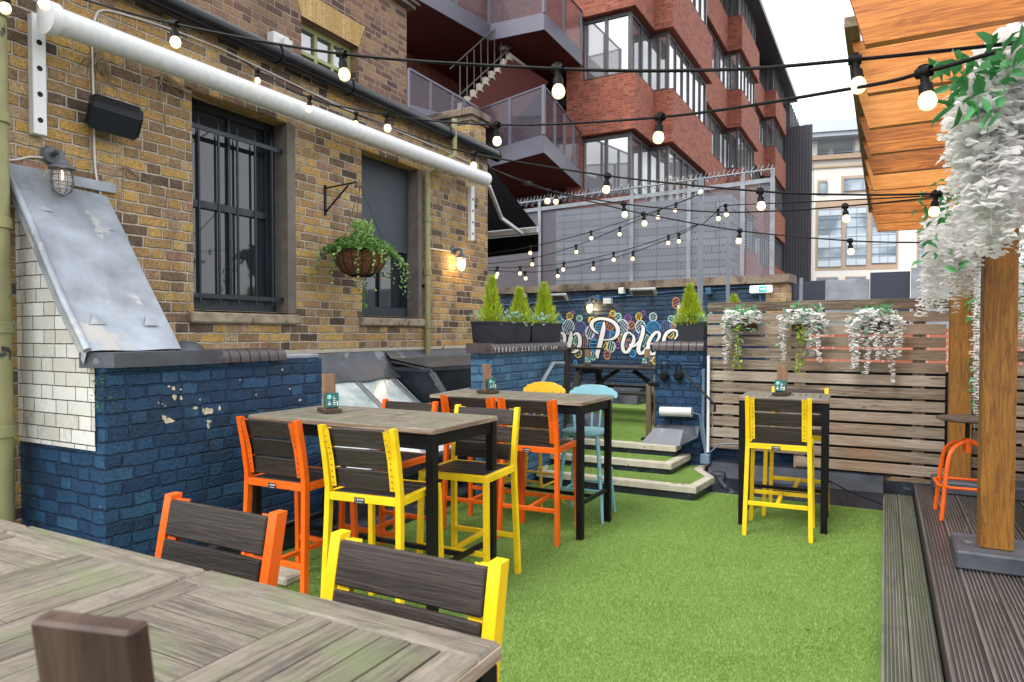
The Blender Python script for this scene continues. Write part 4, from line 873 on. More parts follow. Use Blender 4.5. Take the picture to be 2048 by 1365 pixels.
m = MB(); face(m, 1616, 1985, wz(318), wz(309), .35, .7); face(m, 1618, 1985, wz(334), wz(330), .1, .3)
for (u0, u1, v0, v1) in ((1629, 1795, 400, 540), (1632, 1652, 357, 388), (1680, 1732, 352, 386), (1632, 1675, 553, 562), (1690, 1732, 553, 562), (1745, 1790, 553, 562), (1832, 1846, 460, 540)): face(m, u0, u1, wz(v1), wz(v0), .03, .1)
addW(m.build('tan_stone_trim', M_['tan']))
m = MB(); face(m, 1600, 1990, wz(262) - .6, wz(262) - .3, 1.2, 6.5); face(m, 1598, 1990, wz(262) - .3, wz(262) + .55, 1.4, .4); addW(m.build('terrace_roof', M_['paleblue']))
m = MB(); face(m, 1625, 1990, wz(309), wz(262) - .6, -4, .3); addW(m.build('terrace_back_wall', M_['bfr']))
for u_, o_ in ((1622, .1), (1706, .1), (1668, -2.6)): m = MB(); face(m, u_, u_ + 9, wz(309), wz(262) - .6, o_, .8); addW(m.build('terrace_column', M_['cream']))
m = MB(); face(m, 1632, 1990, wz(306), wz(305), .3, .1); face(m, 1632, 1990, wz(310), wz(308.5), .3, .1); addW(m.build('terrace_railing', M_['bluefr']))
for (u0, u1, v0, v1, nu, nv) in ((1636, 1652, 362, 386, 1, 1), (1685, 1760, 358, 382, 2, 1), (1634, 1681, 418, 533, 2, 6), (1691, 1731, 416, 531, 2, 6), (1742, 1790, 416, 528, 3, 6), (1836, 1880, 460, 536, 2, 4), (1634, 1675, 556, 562, 1, 1), (1694, 1730, 556, 562, 1, 1), (1604, 1610, 365, 390, 1, 1)):
    f_ = MB(); g_ = MB(); face(g_, u0, u1, wz(v1), wz(v0), .05, .04); 
    for k in range(nu + 1):
        u = u0 + (u1 - u0) * k / nu; face(f_, u - .55, u + .55, wz(v1), wz(v0), .10, .06)
    for k in range(nv + 1):
        v = v0 + (v1 - v0) * k / nv; face(f_, u0, u1, wz(v + .5), wz(v - .5), .11, .06)
    w_ = addW(f_.build('window', M_['bluefr'])); g_.build('pane', M_['bglass'], w_)
    if v1 - v0 > 100:
        for a, b in ((v0, v0 + 12), (470, 496), (v1 - 12, v1)): p_ = MB(); face(p_, u0, u1, wz(b), wz(a), .085, .04); p_.build('spandrel_panel', M_['paleblue'], w_)
m = MB(); a = at(1112, 500, y=15.5); b = at(1462, 500, y=15.5); m.box(a.x, 15.5, -1, b.x, 16.4, 4.62)
for k in range(9): x = a.x + (b.x - a.x) * (k + .4) / 9; m.box(x, 15.46, -1, x + .035, 15.499, 4.6)
tag(m.build('grey_plant_room', M_['greywall']), 'grey panelled plant room wall seen dimly through the mesh screen', 'building')
# low plant screens and brick parapet behind the slatted fence
m = MB(); a = at(1588, 590, y=13.5); m.box(a.x, 13.5, .2, at(1650, 590, y=13.5).x, 13.6, at(1600, 563, y=13.5).z); m.box(at(1740, 590, y=13.4).x, 13.4, .2, at(1820, 590, y=13.4).x, 13.5, at(1760, 545, y=13.4).z)
tag(m.build('navy_plant_screen', M_['navypanel']), 'dark navy boarded screen just above the slatted fence', 'screen')
m = MB(); m.box(at(1650, 590, y=13.5).x + .01, 13.5, .2, at(1740, 590, y=13.5).x - .01, 13.62, at(1700, 560, y=13.5).z); m.box(at(1822, 590, y=13.3).x, 13.3, .2, 7.5, 13.4, at(1840, 535, y=13.3).z); tag(m.build('pale_grey_plant_screen', M_['galv']), 'pale grey metal screen between the navy boards above the fence', 'screen')
m = MB(); m.box(-1.0, 9.6, -.5, 8, 9.9, 1.62); o = m.build('orange_brick_parapet', M_['redwall']); tag(o, 'orange red brick parapet seen through the gaps of the slatted fence', 'wall')
m = MB(); a = at(1601, 600, y=12.6); m.box(a.x - .02, 12.6, .0, a.x + .03, 12.65, at(1601, 556, y=12.6).z); tag(m.build('slotted_steel_upright', M_['galv']), 'slim slotted steel upright sticking up behind the slatted fence', 'post')
# ================================================================== slatted fence
FN = empty('slatted_timber_fence', (0, 7.4, 0), 'weathered grey brown horizontal slatted timber fence behind the small table', 'fence'); lo = (0, -7.4, 0)
yF = 7.40; xL = -1.665; ztp = 1.885; pit = .1205
for sec, (x0, x1) in enumerate(((xL, .52), (.70, 3.6))):
    for k in range(15):
        z1 = ztp - k * pit; xa = x0
        if z1 < .43 and sec == 0: xa = -.78
        if xa >= x1: continue
        m = MB(); m.box(xa, yF - .010, z1 - .097, x1 - (.03 if sec == 0 and k > 1 else 0), yF + .010, z1, .003); o = m.build('slat', M_['fence'], FN); o.location = lo
for x in (-1.45, -.75, .28, 1.4, 2.6):
    m = MB(); m.box(x - .05, yF + .012, .12 if x > -.9 else .42, x + .05, yF + .06, ztp - .02, g='z'); o = m.build('backing_batten', M_['fence'], FN); o.location = lo
m = MB(); m.box(-1.62, yF + .075, .37, 3.5, yF + .085, 1.20); m.box(-.76, yF + .075, .1, 3.5, yF + .085, .369); o = m.build('black_backing_board', M_['dark'], FN); o.location = lo
# ================================================================== pergola
PG = empty('timber_pergola', (.3, 5, .15), 'orange stained timber pergola with deep boards overhead on two square posts', 'pergola'); lo = (-.3, -5, -.15)
for (x0, y0) in ((.515, 4.95), (.505, 7.16)):
    m = MB(); m.box(x0, y0, .262, x0 + .17, y0 + .16, 2.72, .004, g='z'); o = m.build('post', M_['post'], PG); o.location = lo
    m = MB(); m.box(.385, y0 - .13, .15, 1.25, y0 + .32, .26, .012); o = m.build('plinth', M_['lead_dark'], PG); o.location = lo
tS = [2.287, 2.765, 3.226, 3.684, 4.17, 4.61, 5.05, 5.52, 5.98, 6.36]
for k in range(-2, 10):
    y = 2.56 + .5155 * k; m = MB(); j = rnd(-.008, .008)
    xl0 = -.075 + j; m.poly([(xl0, y - .022, 2.5), (3.2, y - .022, 2.5), (3.2, y - .022, 2.71), (xl0 - .06, y - .022, 2.71), (xl0, y + .022, 2.5), (3.2, y + .022, 2.5), (3.2, y + .022, 2.71), (xl0 - .06, y + .022, 2.71)], [(0, 1, 2, 3), (4, 7, 6, 5), (0, 4, 5, 1), (0, 3, 7, 4), (3, 2, 6, 7), (1, 5, 6, 2)], (2, 34, 34)); o = m.build('rafter_board', M_['rafter'], PG); o.location = lo
m = MB(); m.box(-.15, 2.9, 2.712, -.10, 7.4, 2.75, g='y'); o = m.build('edge_batten', M_['gate'], PG); o.location = lo
m = MB(); m.box(.56, 1, 2.714, .66, 7.3, 2.758, g='y'); o = m.build('cross_beam', M_['rafter'], PG); o.location = lo
# ================================================================== poles behind the pier
for u, v0, yy, r, lab in ((1402, 356, 8.15, .028, 'tall blue grey square pole behind the pier holding the string lights'), (1457, 395, 8.4, .020, 'thinner dark grey pole just right of the tall string light pole')):
    a = at(u, v0, y=yy); m = MB(); m.box(a.x - r, yy - r, .0, a.x + r, yy + r, a.z, .004); o = m.build('steel_pole', M_['polegrey']); tag(o, lab, 'pole')
# ================================================================== bar stools
def make_stool(cm, label, group):
    r = empty('bar_stool', (0, 0, 0), label, 'bar stool', group); c = M_[cm]
    for s in (-1, 1):
        m = MB(); m.loft([(s * .236, -.225, 0), (s * .222, -.195, .60), (s * .219, -.192, .74), (s * .219, -.215, .90), (s * .219, -.250, 1.075)], .030, .036); smooth_auto(m.build('rear_leg', c, r), 25)
        m = MB(); m.loft([(s * .236, .225, 0), (s * .222, .205, .68)], .030, .030); m.build('front_leg', c, r)
        m = MB(); m.poly([(s * .199, -.188, .745), (s * .163, -.188, .745), (s * .163, -.2, .9), (s * .163, -.245, 1.065), (s * .199, -.245, 1.065), (s * .199, -.2, .9)], [(0, 1, 2, 5), (5, 2, 3, 4)] if s > 0 else [(5, 2, 1, 0), (4, 3, 2, 5)])
        m.poly([(s * .202, -.196, .745), (s * .166, -.198, .745), (s * .166, -.222, .9), (s * .166, -.266, 1.06), (s * .202, -.266, 1.06), (s * .202, -.222, .9)], [(0, 1, 2, 5), (5, 2, 3, 4)])
        b = m
        for k in range(10):
            z = .765 + k * .032; y = -.199 - max(0, z - .9) * .26 - (z - .745) * .12; b.lathe((s * .184, y - .004, z), [(.0042, .0), (.0035, .0025), (.001, .003)], 6, (0, -1, .2), mi=1)
        m.build('bolt_strip', [c, M_['bfr']], r)
    m = MB(); z0, z1 = .672, .712
    m.box(-.205, -.209, z0, .205, -.18, z1, .002); m.box(-.235, .188, z0, .235, .222, z1, .002)
    for s in (-1, 1): m.box(s * .204, -.172, z0, s * .236, .187, z1 + .001, .002)
    m.build('seat_frame', c, r)
    m = MB()
    for k in range(4): m.box(-.200, -.176 + k * .0915, .694, .200, -.176 + k * .0915 + .086, .7145, .003)
    m.build('seat', M_['plank'], r)
    for k in range(3):
        za = .742 + k * .110; zb = za + .102; f = lambda z: -.178 - max(0, z - .80) * .22
        m = MB(); ya, yb = f(za), f(zb); c_ = ((0), (ya + yb) / 2 - .012, (za + zb) / 2); up = Vector((0, yb - ya, zb - za)).normalized(); m.obox((0, (ya + yb) / 2, (za + zb) / 2), (1, 0, 0), Vector((1, 0, 0)).cross(up) * -1, up, .2005, .010, .051, .004); m.build('back_slat', M_['plank'], r)
    m = MB(); m.box(-.213, -.222, .235, .213, -.196, .265, .002); m.box(-.213, .205, .235, .213, .231, .265, .002); m.box(-.015, -.195, .237, .015, .204, .263, .002); m.build('footrest', c, r)
    m = MB(); m.box(-.045, -.2125, .668, .018, -.2105, .700); lb = m.build('maker_plate', M_['ink'], r)
    m = MB()
    for k, (x, w_) in enumerate(((-.026, .006), (-.017, .004), (-.011, .005), (-.004, .004), (.002, .005), (.009, .005))): m.box(x, -.2136, .686 + .001 * (k % 2), x + w_, -.2127, .694)
    m.box(-.034, -.2136, .675, .008, -.2127, .677); m.lathe((-.036, -.2127, .689), [(.0035, 0), (.0045, .0009), (.003, .0009)], 8, (0, -1, 0)); m.build('plate_marking', M_['offwhite'], lb)
    return r
sy = make_stool('yellow', 'bright yellow bar stool with dark slats in front of the small table by the slatted fence', 'yellow and orange slatted bar stools')
so_ = make_stool('orange', 'orange bar stool nearest the blue wall in front of the long table with menu block', 'yellow and orange slatted bar stools')
G_ = 'yellow and orange slatted bar stools'
def place(src, x, y, deg, label, first=False):
    o = src if first else copy_tree(src); o.location = (x, y, 0); o.rotation_euler = (0, 0, math.radians(deg)); o['label'] = label; return o
place(sy, -.715, 5.70, 3, 'yellow stool in front of the small table by the slatted fence', True)
place(sy, -.66, 6.34, 181, 'yellow stool mostly hidden behind the small table, backed against the slatted fence')
place(sy, -2.40, 2.93, 6, 'yellow stool with its back to us in front of the middle table')
place(sy, -2.29, 3.63, 184, 'yellow stool behind the right end of the middle table, seat fully visible')
place(sy, -.925, .985, 180, 'large yellow stool back rising over the nearest wooden table')
place(so_, -3.06, 2.96, 2, 'orange stool beside the blue wall in front of the middle table', True)
place(so_, -2.99, 3.70, 181, 'orange stool behind the middle table, only its top slat above the tabletop')
place(so_, -1.64, 1.045, 180, 'orange stool back at the left behind the nearest wooden tables')
place(so_, -2.34, 4.72, 4, 'orange stool with its back to us at the right end of the far table')
place(so_, -2.84, 4.70, 3, 'orange stool further left at the far table, beside another orange stool')
# ------------------------------------------------------------------ poseur tables
def table(name, x0, x1, y0, y1, label, split=1, z=1.045, rz=0, legin=.03):
    cx, cy = (x0 + x1) / 2, (y0 + y1) / 2; hx, hy = (x1 - x0) / 2, (y1 - y0) / 2
    r = empty(name, (cx, cy, 0), label, 'table', None, rz)
    for k in range(split):
        a = -hx + 2 * hx * k / split + .002; b = -hx + 2 * hx * (k + 1) / split - .002; t = .03; bw = .068
        m = MB(); m.box(a, hy - bw, z - t, b, hy, z, .006, tone=rnd(.3, .7)); m.box(a, -hy, z - t, b, -hy + bw, z, .006, tone=rnd(.3, .7)); m.box(a, -hy + bw + .001, z - t, a + bw, hy - bw - .001, z - .0006, .004, 'y'); m.box(b - bw, -hy + bw + .001, z - t, b, hy - bw - .001, z - .0008, .004, 'y')
        ix0, ix1, iy0, iy1 = a + bw + .002, b - bw - .002, -hy + bw + .002, hy - bw - .002; nx = max(2, round((ix1 - ix0) / .28)); ny = max(1, round((iy1 - iy0) / .28))
        for i in range(nx):
            for j in range(ny):
                u0 = ix0 + (ix1 - ix0) * i / nx; u1 = ix0 + (ix1 - ix0) * (i + 1) / nx; v0 = iy0 + (iy1 - iy0) * j / ny; v1 = iy0 + (iy1 - iy0) * (j + 1) / ny; n_ = 5
                for q in range(n_):
                    if (i + j) % 2 == 1: m.box(u0 + .0008, v0 + (v1 - v0) * q / n_ + .0018, z - t, u1 - .0008, v0 + (v1 - v0) * (q + 1) / n_ - .0018, z - .001 - rnd(0, .0006), .0015, 'x')
                    else: m.box(u0 + (u1 - u0) * q / n_ + .0018, v0 + .0008, z - t, u0 + (u1 - u0) * (q + 1) / n_ - .0018, v1 - .0008, z - .001 - rnd(0, .0006), .0015, 'y')
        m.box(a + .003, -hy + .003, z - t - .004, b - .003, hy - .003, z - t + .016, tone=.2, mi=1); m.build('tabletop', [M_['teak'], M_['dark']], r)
    e = MB(); e.box(-hx + .004, -hy - .0015, z - .028, hx - .004, -hy + .004, z - .007); e.box(hx - .004, -hy + .004, z - .028, hx + .0015, hy - .004, z - .007, g='y'); e.box(-hx - .0015, -hy + .004, z - .028, -hx + .004, hy - .004, z - .007, g='y'); e.box(-hx + .004, hy - .004, z - .028, hx - .004, hy + .0015, z - .007); e.build('worn_edge', M_['teak_edge'], r)
    f = MB(); L = legin
    for s in (-1, 1): f.box(-hx + L, s * (hy - L) - .015, z - .10, hx - L, s * (hy - L) + .015, z - .036); f.box(s * (hx - L) - .015, -hy + L + .016, z - .099, s * (hx - L) + .015, hy - L - .016, z - .037)
    f.build('frame', M_['black'], r)
    for sx_ in (-1, 1):
        for sy_ in (-1, 1): g_ = MB(); g_.box(sx_ * (hx - L) - .025, sy_ * (hy - L) - .025, 0, sx_ * (hx - L) + .025, sy_ * (hy - L) + .025, z - .0365, .002); g_.build('leg', M_['black'], r)
    f = MB()
    for s in (-1, 1): f.box(s * (hx - L) - .013, -hy + L + .026, .26, s * (hx - L) + .013, hy - L - .026, .285)
    f.box(-hx + L + .014, -.013, .258, hx - L - .014, .013, .283); f.build('foot_rail', M_['black'], r); return r
table('bar_table', -1.268, -.548, .27, .968, 'nearest square weathered parquet table with its corner at the bottom of the photo')
table('bar_table', -1.975, -1.275, .27, .966, 'weathered parquet table at the left edge pushed against the nearest table')
table('bar_table', -2.68, -1.982, .26, .962, 'third foreground table, only a sliver showing at the far left edge')
table('bar_table', -3.52, -2.10, 2.97, 3.66, 'long weathered wooden bar table in the middle with orange and yellow stools', split=1)
table('bar_table', -3.36, -1.97, 4.70, 5.34, 'far wooden bar table near the steps with painted spindle stools behind it')
table('bar_table', -1.055, -.385, 5.74, 6.34, 'small square high table with black legs beside the slatted fence', rz=math.radians(3))
# ------------------------------------------------------------------ menu blocks and cards
def card(parent, o, X, U, w, h, mat='card'):
    m = MB(); X = Vector(X); U = Vector(U); Nn = X.cross(U); o = Vector(o); m.obox(o, X, U, Nn, w / 2, h / 2, .004); c = m.build('drinks_card', M_['card'], parent)
    d = MB(); e = o + Nn * .0055
    d.lathe(tuple(e + X * (-w * .22) + U * (h * .22) - Nn * .001), [(h * .17, 0), (h * .17, .001), (.0005, .0012)], 14, tuple(Nn)); d.build('printed_circle', M_['cardlt'], c)
    b = MB()
    for (a, q, ww, hh) in ((.12, .20, .07, .06), (.16, .08, .16, .05), (.14, -.06, .13, .05), (.16, -.2, .18, .06), (.15, -.33, .09, .06), (-.22, -.12, .1, .05), (-.22, -.28, .16, .1), (.38, -.25, .08, .26)): b.obox(e + X * (w * a) + U * (h * q), X, U, Nn, w * ww / 2 * 1.3, h * hh / 2 * 1.3, .0006)
    b.build('printed_lettering', M_['offwhite'], c)
M_['card'] = paint('dark_teal_card', (.008, .12, .12), .5, .5, scale=30); M_['cardlt'] = paint('mint_print', (.20, .58, .50), .5, .5, scale=60)
def menu_block(x, y, z, deg, label, mat='holder', cards=True):
    r = empty('menu_block', (x, y, z), label, 'menu holder', 'wooden menu blocks on tables', math.radians(deg)); m = MB()
    m.box(-.055, -.085, .0005, .055, .085, .026, .003); m.build('base', M_['holderdk'], r)
    m = MB(); up = Vector((0, .12, 1)).normalized(); m.obox((0, .005, .13), (1, 0, 0), up.cross(Vector((1, 0, 0))), up, .042, .0095, .118, .003, 'z'); m.build('upright_board', M_[mat], r)
    if cards:
        m = MB(); m.obox((0, -.035, .068), (1, 0, 0), up.cross(Vector((1, 0, 0))), up, .042, .007, .055, .002, 'z'); m.build('card_stop', M_['holderdk'], r); card(r, (0, -.051, .083), (1, 0, 0), up, .088, .092)
    return r
menu_block(-3.15, 3.30, 1.046, 62, 'brown menu block with teal card on the middle table near the blue wall')
menu_block(-2.98, 5.02, 1.046, 75, 'brown menu block seen edge-on on the far table beside the pale blue wall')
menu_block(-.745, 6.02, 1.046, -8, 'menu block with teal card on the small table by the slatted fence')
nb = menu_block(-.590, .350, 1.046, 195, 'large blurred dark brown menu block in the nearest foreground', 'holderdk', False); nb.scale = (1.22, 1.22, 1.07)
# ------------------------------------------------------------------ painted spindle stools
def spindle_stool(cm, x, y, deg, label):
    r = empty('spindle_stool', (x, y, 0), label, 'spindle stool', 'painted spindle back stools', math.radians(deg)); c = M_[cm]
    m = MB(); m.lathe((0, 0, .70), [(.001, 0), (.17, .0), (.205, .012), (.21, .028), (.19, .038), (.001, .03)], 24); smooth_auto(m.build('seat', c, r))
    for sx_ in (-1, 1):
        for sy_ in (-1, 1):
            m = MB(); m.tube([(sx_ * .13, sy_ * .12, .705), (sx_ * .155, sy_ * .15, .5), (sx_ * .20, sy_ * .205, .0)], [.019, .017, .013], 8); m.lathe((sx_ * .168, sy_ * .168, .38), [(.017, -.02), (.023, -.012), (.023, .012), (.017, .02)], 8, (sx_ * .12, sy_ * .13, -1)); smooth_auto(m.build('leg', c, r))
    m = MB()
    for s in (-1, 1): m.tube([(s * .18, -.18, .22), (s * .18, .18, .22)], .010, 6); m.tube([(-.175, s * .185, .26), (.175, s * .185, .26)], .011, 6)
    smooth_auto(m.build('footrest', c, r))
    for k in range(5):
        a = (k - 2) / 2; m = MB(); m.tube([(a * .145, -.165 + abs(a) * .03, .725), (a * .175, -.205 + abs(a) * .02, 1.03)], .009 if abs(a) < 1 else .013, 6); m.build('spindle', c, r)
    m = MB(); prof = []
    hw = [(-.215, .0), (-.22, .02), (-.212, .045), (-.185, .058), (-.175, .075), (-.15, .082), (-.13, .085), (-.11, .098), (-.06, .105), (0, .107)]
    top = hw + [(-x_, z_) for x_, z_ in hw[::-1][1:]]; n_ = len(top)
    P = []
    for yy in (-.012, .012):
        for x_, z_ in top: P.append((x_, -.222 + yy + .10 * (x_ * x_) * 6 * .2, 1.0 + z_))
        for x_, z_ in top: P.append((x_ * .97, -.216 + yy + .10 * (x_ * x_) * 6 * .2, .997))
    for i in range(n_ - 1): m.f.append([i, i + 1, n_ + i + 1, n_ + i][::-1]); m.f.append([2 * n_ + i, 2 * n_ + i + 1, 3 * n_ + i + 1, 3 * n_ + i]); m.f.append([i, i + 1, 2 * n_ + i + 1, 2 * n_ + i]); m.f.append([n_ + i, n_ + i + 1, 3 * n_ + i + 1, 3 * n_ + i][::-1])
    m.v = [tuple(p) for p in P]; m.gs = [(1, 1, 1)] * len(m.f); m.tn = [.5] * len(m.f); m.mi = [0] * len(m.f); m.build('crest_rail', c, r)
spindle_stool('spblue', -2.23, 5.40, 186, 'pale blue spindle back stool behind the right end of the far table')
spindle_stool('spyellow', -2.79, 5.50, 178, 'egg yellow spindle back stool beside the pale blue one at the far table')
# ------------------------------------------------------------------ round swivel stool on the deck
r = empty('swivel_stool', (.56, 6.22, .15), 'orange tube stool with round dark seat beside the timber posts on the decking', 'stool'); c = M_['orange']
m = MB(); m.lathe((0, 0, .735), [(.001, 0), (.175, .004), (.21, .016), (.205, .03), (.001, .03)], 28); smooth_auto(m.build('round_seat', M_['holderdk'], r))
m = MB(); m.tube([(0, 0, .52), (0, 0, .737)], .016, 10); smooth_auto(m.build('screw_post', M_['black'], r)); m = MB(); m.lathe((0, 0, .50), [(.028, 0), (.03, .1), (.02, .11)], 12); smooth_auto(m.build('hub', c, r))
for k in range(2):
    a = math.radians(48 + 90 * k); m = MB(); dx, dy = math.cos(a), math.sin(a); pr = [(-.26, 0), (-.235, .2), (-.20, .44), (-.14, .54), (0, .585), (.14, .54), (.20, .44), (.235, .2), (.26, 0)]
    m.tube(cr([(dx * p, dy * p, z_) for p, z_ in pr], 5), .0155, 8); smooth_auto(m.build('bent_tube_legs', c, r))
m = MB(); m.tube([(math.cos(t) * .245 * q, math.sin(t) * .245 * q, .255) for t, q in [(math.radians(48 + 90 * k + d), 1 if d == 0 else .97) for k in range(4) for d in (-12, 12)]], .011, 8, closed=True); smooth_auto(m.build('foot_ring', c, r))
# ------------------------------------------------------------------ black picnic bench on the upper terrace
def picnic(x, y, z, L, mat, label, deg=0, loc_name='picnic_bench'):
    r = empty(loc_name, (x, y, z), label, 'picnic bench', None, math.radians(deg)); c = M_[mat]; m = MB()
    for k in range(5): m.box(-L / 2, -.36 + k * .145, .73, L / 2, -.36 + k * .145 + .138, .765, .004)
    m.build('tabletop', c, r)
    for s in (-1, 1):
        m = MB()
        for k in range(2): m.box(-L / 2, s * .62 + (k - 1) * .14, .42, L / 2, s * .62 + (k - 1) * .14 + .132, .452, .004)
        m.build('bench_seat', c, r)
        m = MB(); X = s * (L / 2 - .28); m.bar((X, -.28, .728), (X, -.62, 0), .045, .10, .003, (1, 0, 0)); m.bar((X, .28, .728), (X, .62, 0), .045, .10, .003, (1, 0, 0)); m.bar((X + .046, -.72, .37), (X + .046, .72, .37), .045, .09, .003); m.bar((X + .046, -.36, .685), (X + .046, .36, .685), .045, .08, .003); m.build('a_frame', c, r)
        m = MB(); m.bar((X, 0, .40), (s * .12, 0, .70), .07, .045); m.build('diagonal_brace', c, r)
    return r
picnic(-3.25, 9.35, .33, 1.75, 'benchblk', 'black stained timber picnic bench in front of the mural', -4)
picnic(2.0, 6.55, .15, 1.9, 'pine', 'pale pine picnic bench partly visible past the front post', 0)
mb1 = at(1148, 728, y=9.35); menu_block(-3.82, 9.3, 1.096, 20, 'left of two small menu blocks on the black picnic bench'); menu_block(-2.93, 9.3, 1.096, -15, 'right of two small menu blocks on the black picnic bench')
# timber gate post, folded gate, rails
m = MB(); a = at(1131, 800, y=7.9); m.box(a.x - .045, 7.85, .36, a.x + .045, 7.95, 1.36, .004, 'z'); m.box(a.x - .06, 7.84, 1.361, a.x + .5, 7.96, 1.385); tag(m.build('gate_post', M_['benchblk']), 'black timber gate post at the end of the pale blue wall', 'post')
r = empty('folded_gate', (-2.32, 7.45, .36), 'mossy brown folded timber gate leaning on the pier', 'gate'); 
for k in range(2): m = MB(); m.obox((.0 + k * .075, k * .05, .33), (1, .25, 0), (-.25, 1, 0), (0, 0, 1), .030, .05, .30, .003, 'z'); m.build('gate_leaf', M_['gate'], r)
m = MB(); m.box(-.07, -.07, .0, .06, .03, .03, .005); m.box(.0, -.05, .61, .12, .1, .66, .01); m.build('gate_foot', M_['black'], r)
for (pts, lab) in (([at(1106, 727, x=-3.12), at(1078, 775, x=-3.10), at(1066, 850, x=-3.05)], 'grey steel handrail sloping down the pale blue wall'), ([at(1362, 740, y=7.28), at(1425, 805, y=7.18), at(1430, 812, y=7.10), at(1429, 824, y=7.10)], 'thin black handrail slanting from the pier towards the fence')):
    m = MB(); 
    if 'grey' in lab: m.tube([at(1127, 727, x=-3.17)] + pts[:2] + [at(1050, 838, x=-3.0)], .02, 6)
    else: m.tube(pts, .012, 6)
    tag(m.build('handrail', M_['galv' if 'grey' in lab else 'black']), lab, 'handrail')
m = MB(); p = lambda u, v, d=0.: at(u, v, y=7.40 - d)
m.tube([p(1312, 752, .02), p(1312, 731, .02), p(1362, 731, .02), p(1408, 731, .02)], .007, 5)
for u in (1324, 1353, 1362): m.tube([p(u, 731, .02), p(u, 752, .03)], .009, 5)
for u in (1329, 1358): m.lathe(tuple(p(u, 752, .01)), [(.05, 0), (.055, .02), (.03, .05), (.001, .05)], 12, (0, -1, 0))
tag(m.build('iron_wall_brackets', M_['black']), 'black iron rail and round brackets fixed on the pier face', 'bracket')
m = MB(); a = p(1321, 823, .06); b = p(1384, 825, .06); m.tube([a, b], .052, 14); m.box(a.x, 7.36, a.z - .02, b.x, 7.41, a.z + .02); tag(smooth_auto(m.build('bulkhead_lamp', M_['offwhite'])), 'unlit white cylindrical bulkhead lamp on the blue pier', 'lamp')
m = MB(); a = p(1417, 712, .06); b = p(1417, 905, .06); m.box(a.x - .012, 7.33, b.z, a.x + .014, 7.36, a.z); tag(m.build('white_conduit', M_['white']), 'straight white conduit running down the left end of the fence', 'conduit')
m = MB(); a = p(1402, 908, .08); b = p(1420, 928, .08); m.box(a.x, 7.28, b.z, b.x, 7.36, a.z, .004); m.tube([p(1407, 738, .05), p(1406, 850, .05), p(1412, 908, .05)], .016, 6); m.tube([p(1384, 825, .05), p(1400, 830, .05), p(1403, 870, .05), p(1410, 905, .05)], .008, 5); m.tube([p(1420, 905, .06), p(1440, 888, .06), p(1490, 888, .06)], .008, 5); tag(m.build('blue_grey_junction_box', M_['ltgreybox']), 'blue grey junction box with cables low beside the pier', 'junction box')
# ================================================================== things on the brick wall
r = empty('retractable_awning', (XW + .25, 5, 3.5), 'long retracted awning roller with weathered white fabric across the brick wall', 'awning'); a = Vector((XW + .27, 2.33, 3.47)); b = Vector((XW + .27, 7.47, 3.52)); lo = Vector((-XW - .25, -5, -3.5))
def addP(o, par, off): o.parent = par; o.location = off; return o
m = MB(); nS = 70; m.tube([a.lerp(b, k / nS) for k in range(nS + 1)], .078, 18); addP(smooth_auto(m.build('rolled_fabric', M_['awn'])), r, lo)
m = MB(); m.lathe(tuple(a), [(.001, -.03), (.10, -.02), (.10, .035), (.079, .04)], 20, (0, 1, 0)); addP(smooth_auto(m.build('end_cap', M_['white'])), r, lo); m = MB(); m.lathe(tuple(b), [(.079, -.02), (.088, -.01), (.085, .04), (.001, .05)], 20, (0, 1, 0)); addP(smooth_auto(m.build('end_cap', M_['white'])), r, lo)
m = MB(); m.bar(a + Vector((-.03, .02, .083)), b + Vector((-.03, 0, .083)), .07, .012); addP(m.build('front_rail', M_['alu']), r, lo)
for y, z0, z1 in ((2.38, 2.81, 3.56), (7.53, 2.76, 3.46)):
    m = MB(); m.box(XW + .002, y - .04, z0, XW + .06, y + .04, z1, .004); 
    for k in range(4): m.lathe((XW + .0605, y, z0 + .09 + k * (z1 - z0 - .2) / 3.4), [(.017, 0), (.017, .001), (.001, .001)], 12, (1, 0, 0), mi=1)
    addP(m.build('wall_bracket', [M_['white'], M_['black']]), r, lo)
# folding arm awning beyond the corner
r = empty('black_awning', (-4.6, 8.6, 3.4), 'open black awning with pale folding arm just past the building corner', 'awning'); lo = Vector((4.6, -8.6, -3.4))
A = at(972, 325, y=9.9); Bq = at(1077, 460, y=8.7); Cq = Vector((-6.3, 8.75, Bq.z - .02)); D = Vector((-7.5, 9.9, A.z)); m = MB(); m.poly([A, Bq, Cq, D, A + Vector((0, 0, .02)), Bq + Vector((0, 0, .02)), Cq + Vector((0, 0, .02)), D + Vector((0, 0, .02))], [(0, 1, 2, 3), (4, 7, 6, 5), (0, 4, 5, 1)]); m.quad(Bq + Vector((-.03, .06, -.05)), Cq + Vector((0, .06, -.05)), Cq + Vector((0, .06, -.36)), Bq + Vector((-.03, .06, -.30))); addP(m.build('fabric', M_['awnblack']), r, lo)
m = MB(); m.bar(Bq, Cq, .06, .09, .01); addP(m.build('front_bar', M_['alu']), r, lo)
m = MB(); m.bar(at(978, 372, y=7.6), at(1003, 437, y=8.1), .04, .05, .006); m.bar(at(1003, 437, y=8.1), at(1045, 468, y=8.6), .04, .05, .006); addP(m.build('folding_arm', M_['alu']), r, lo)
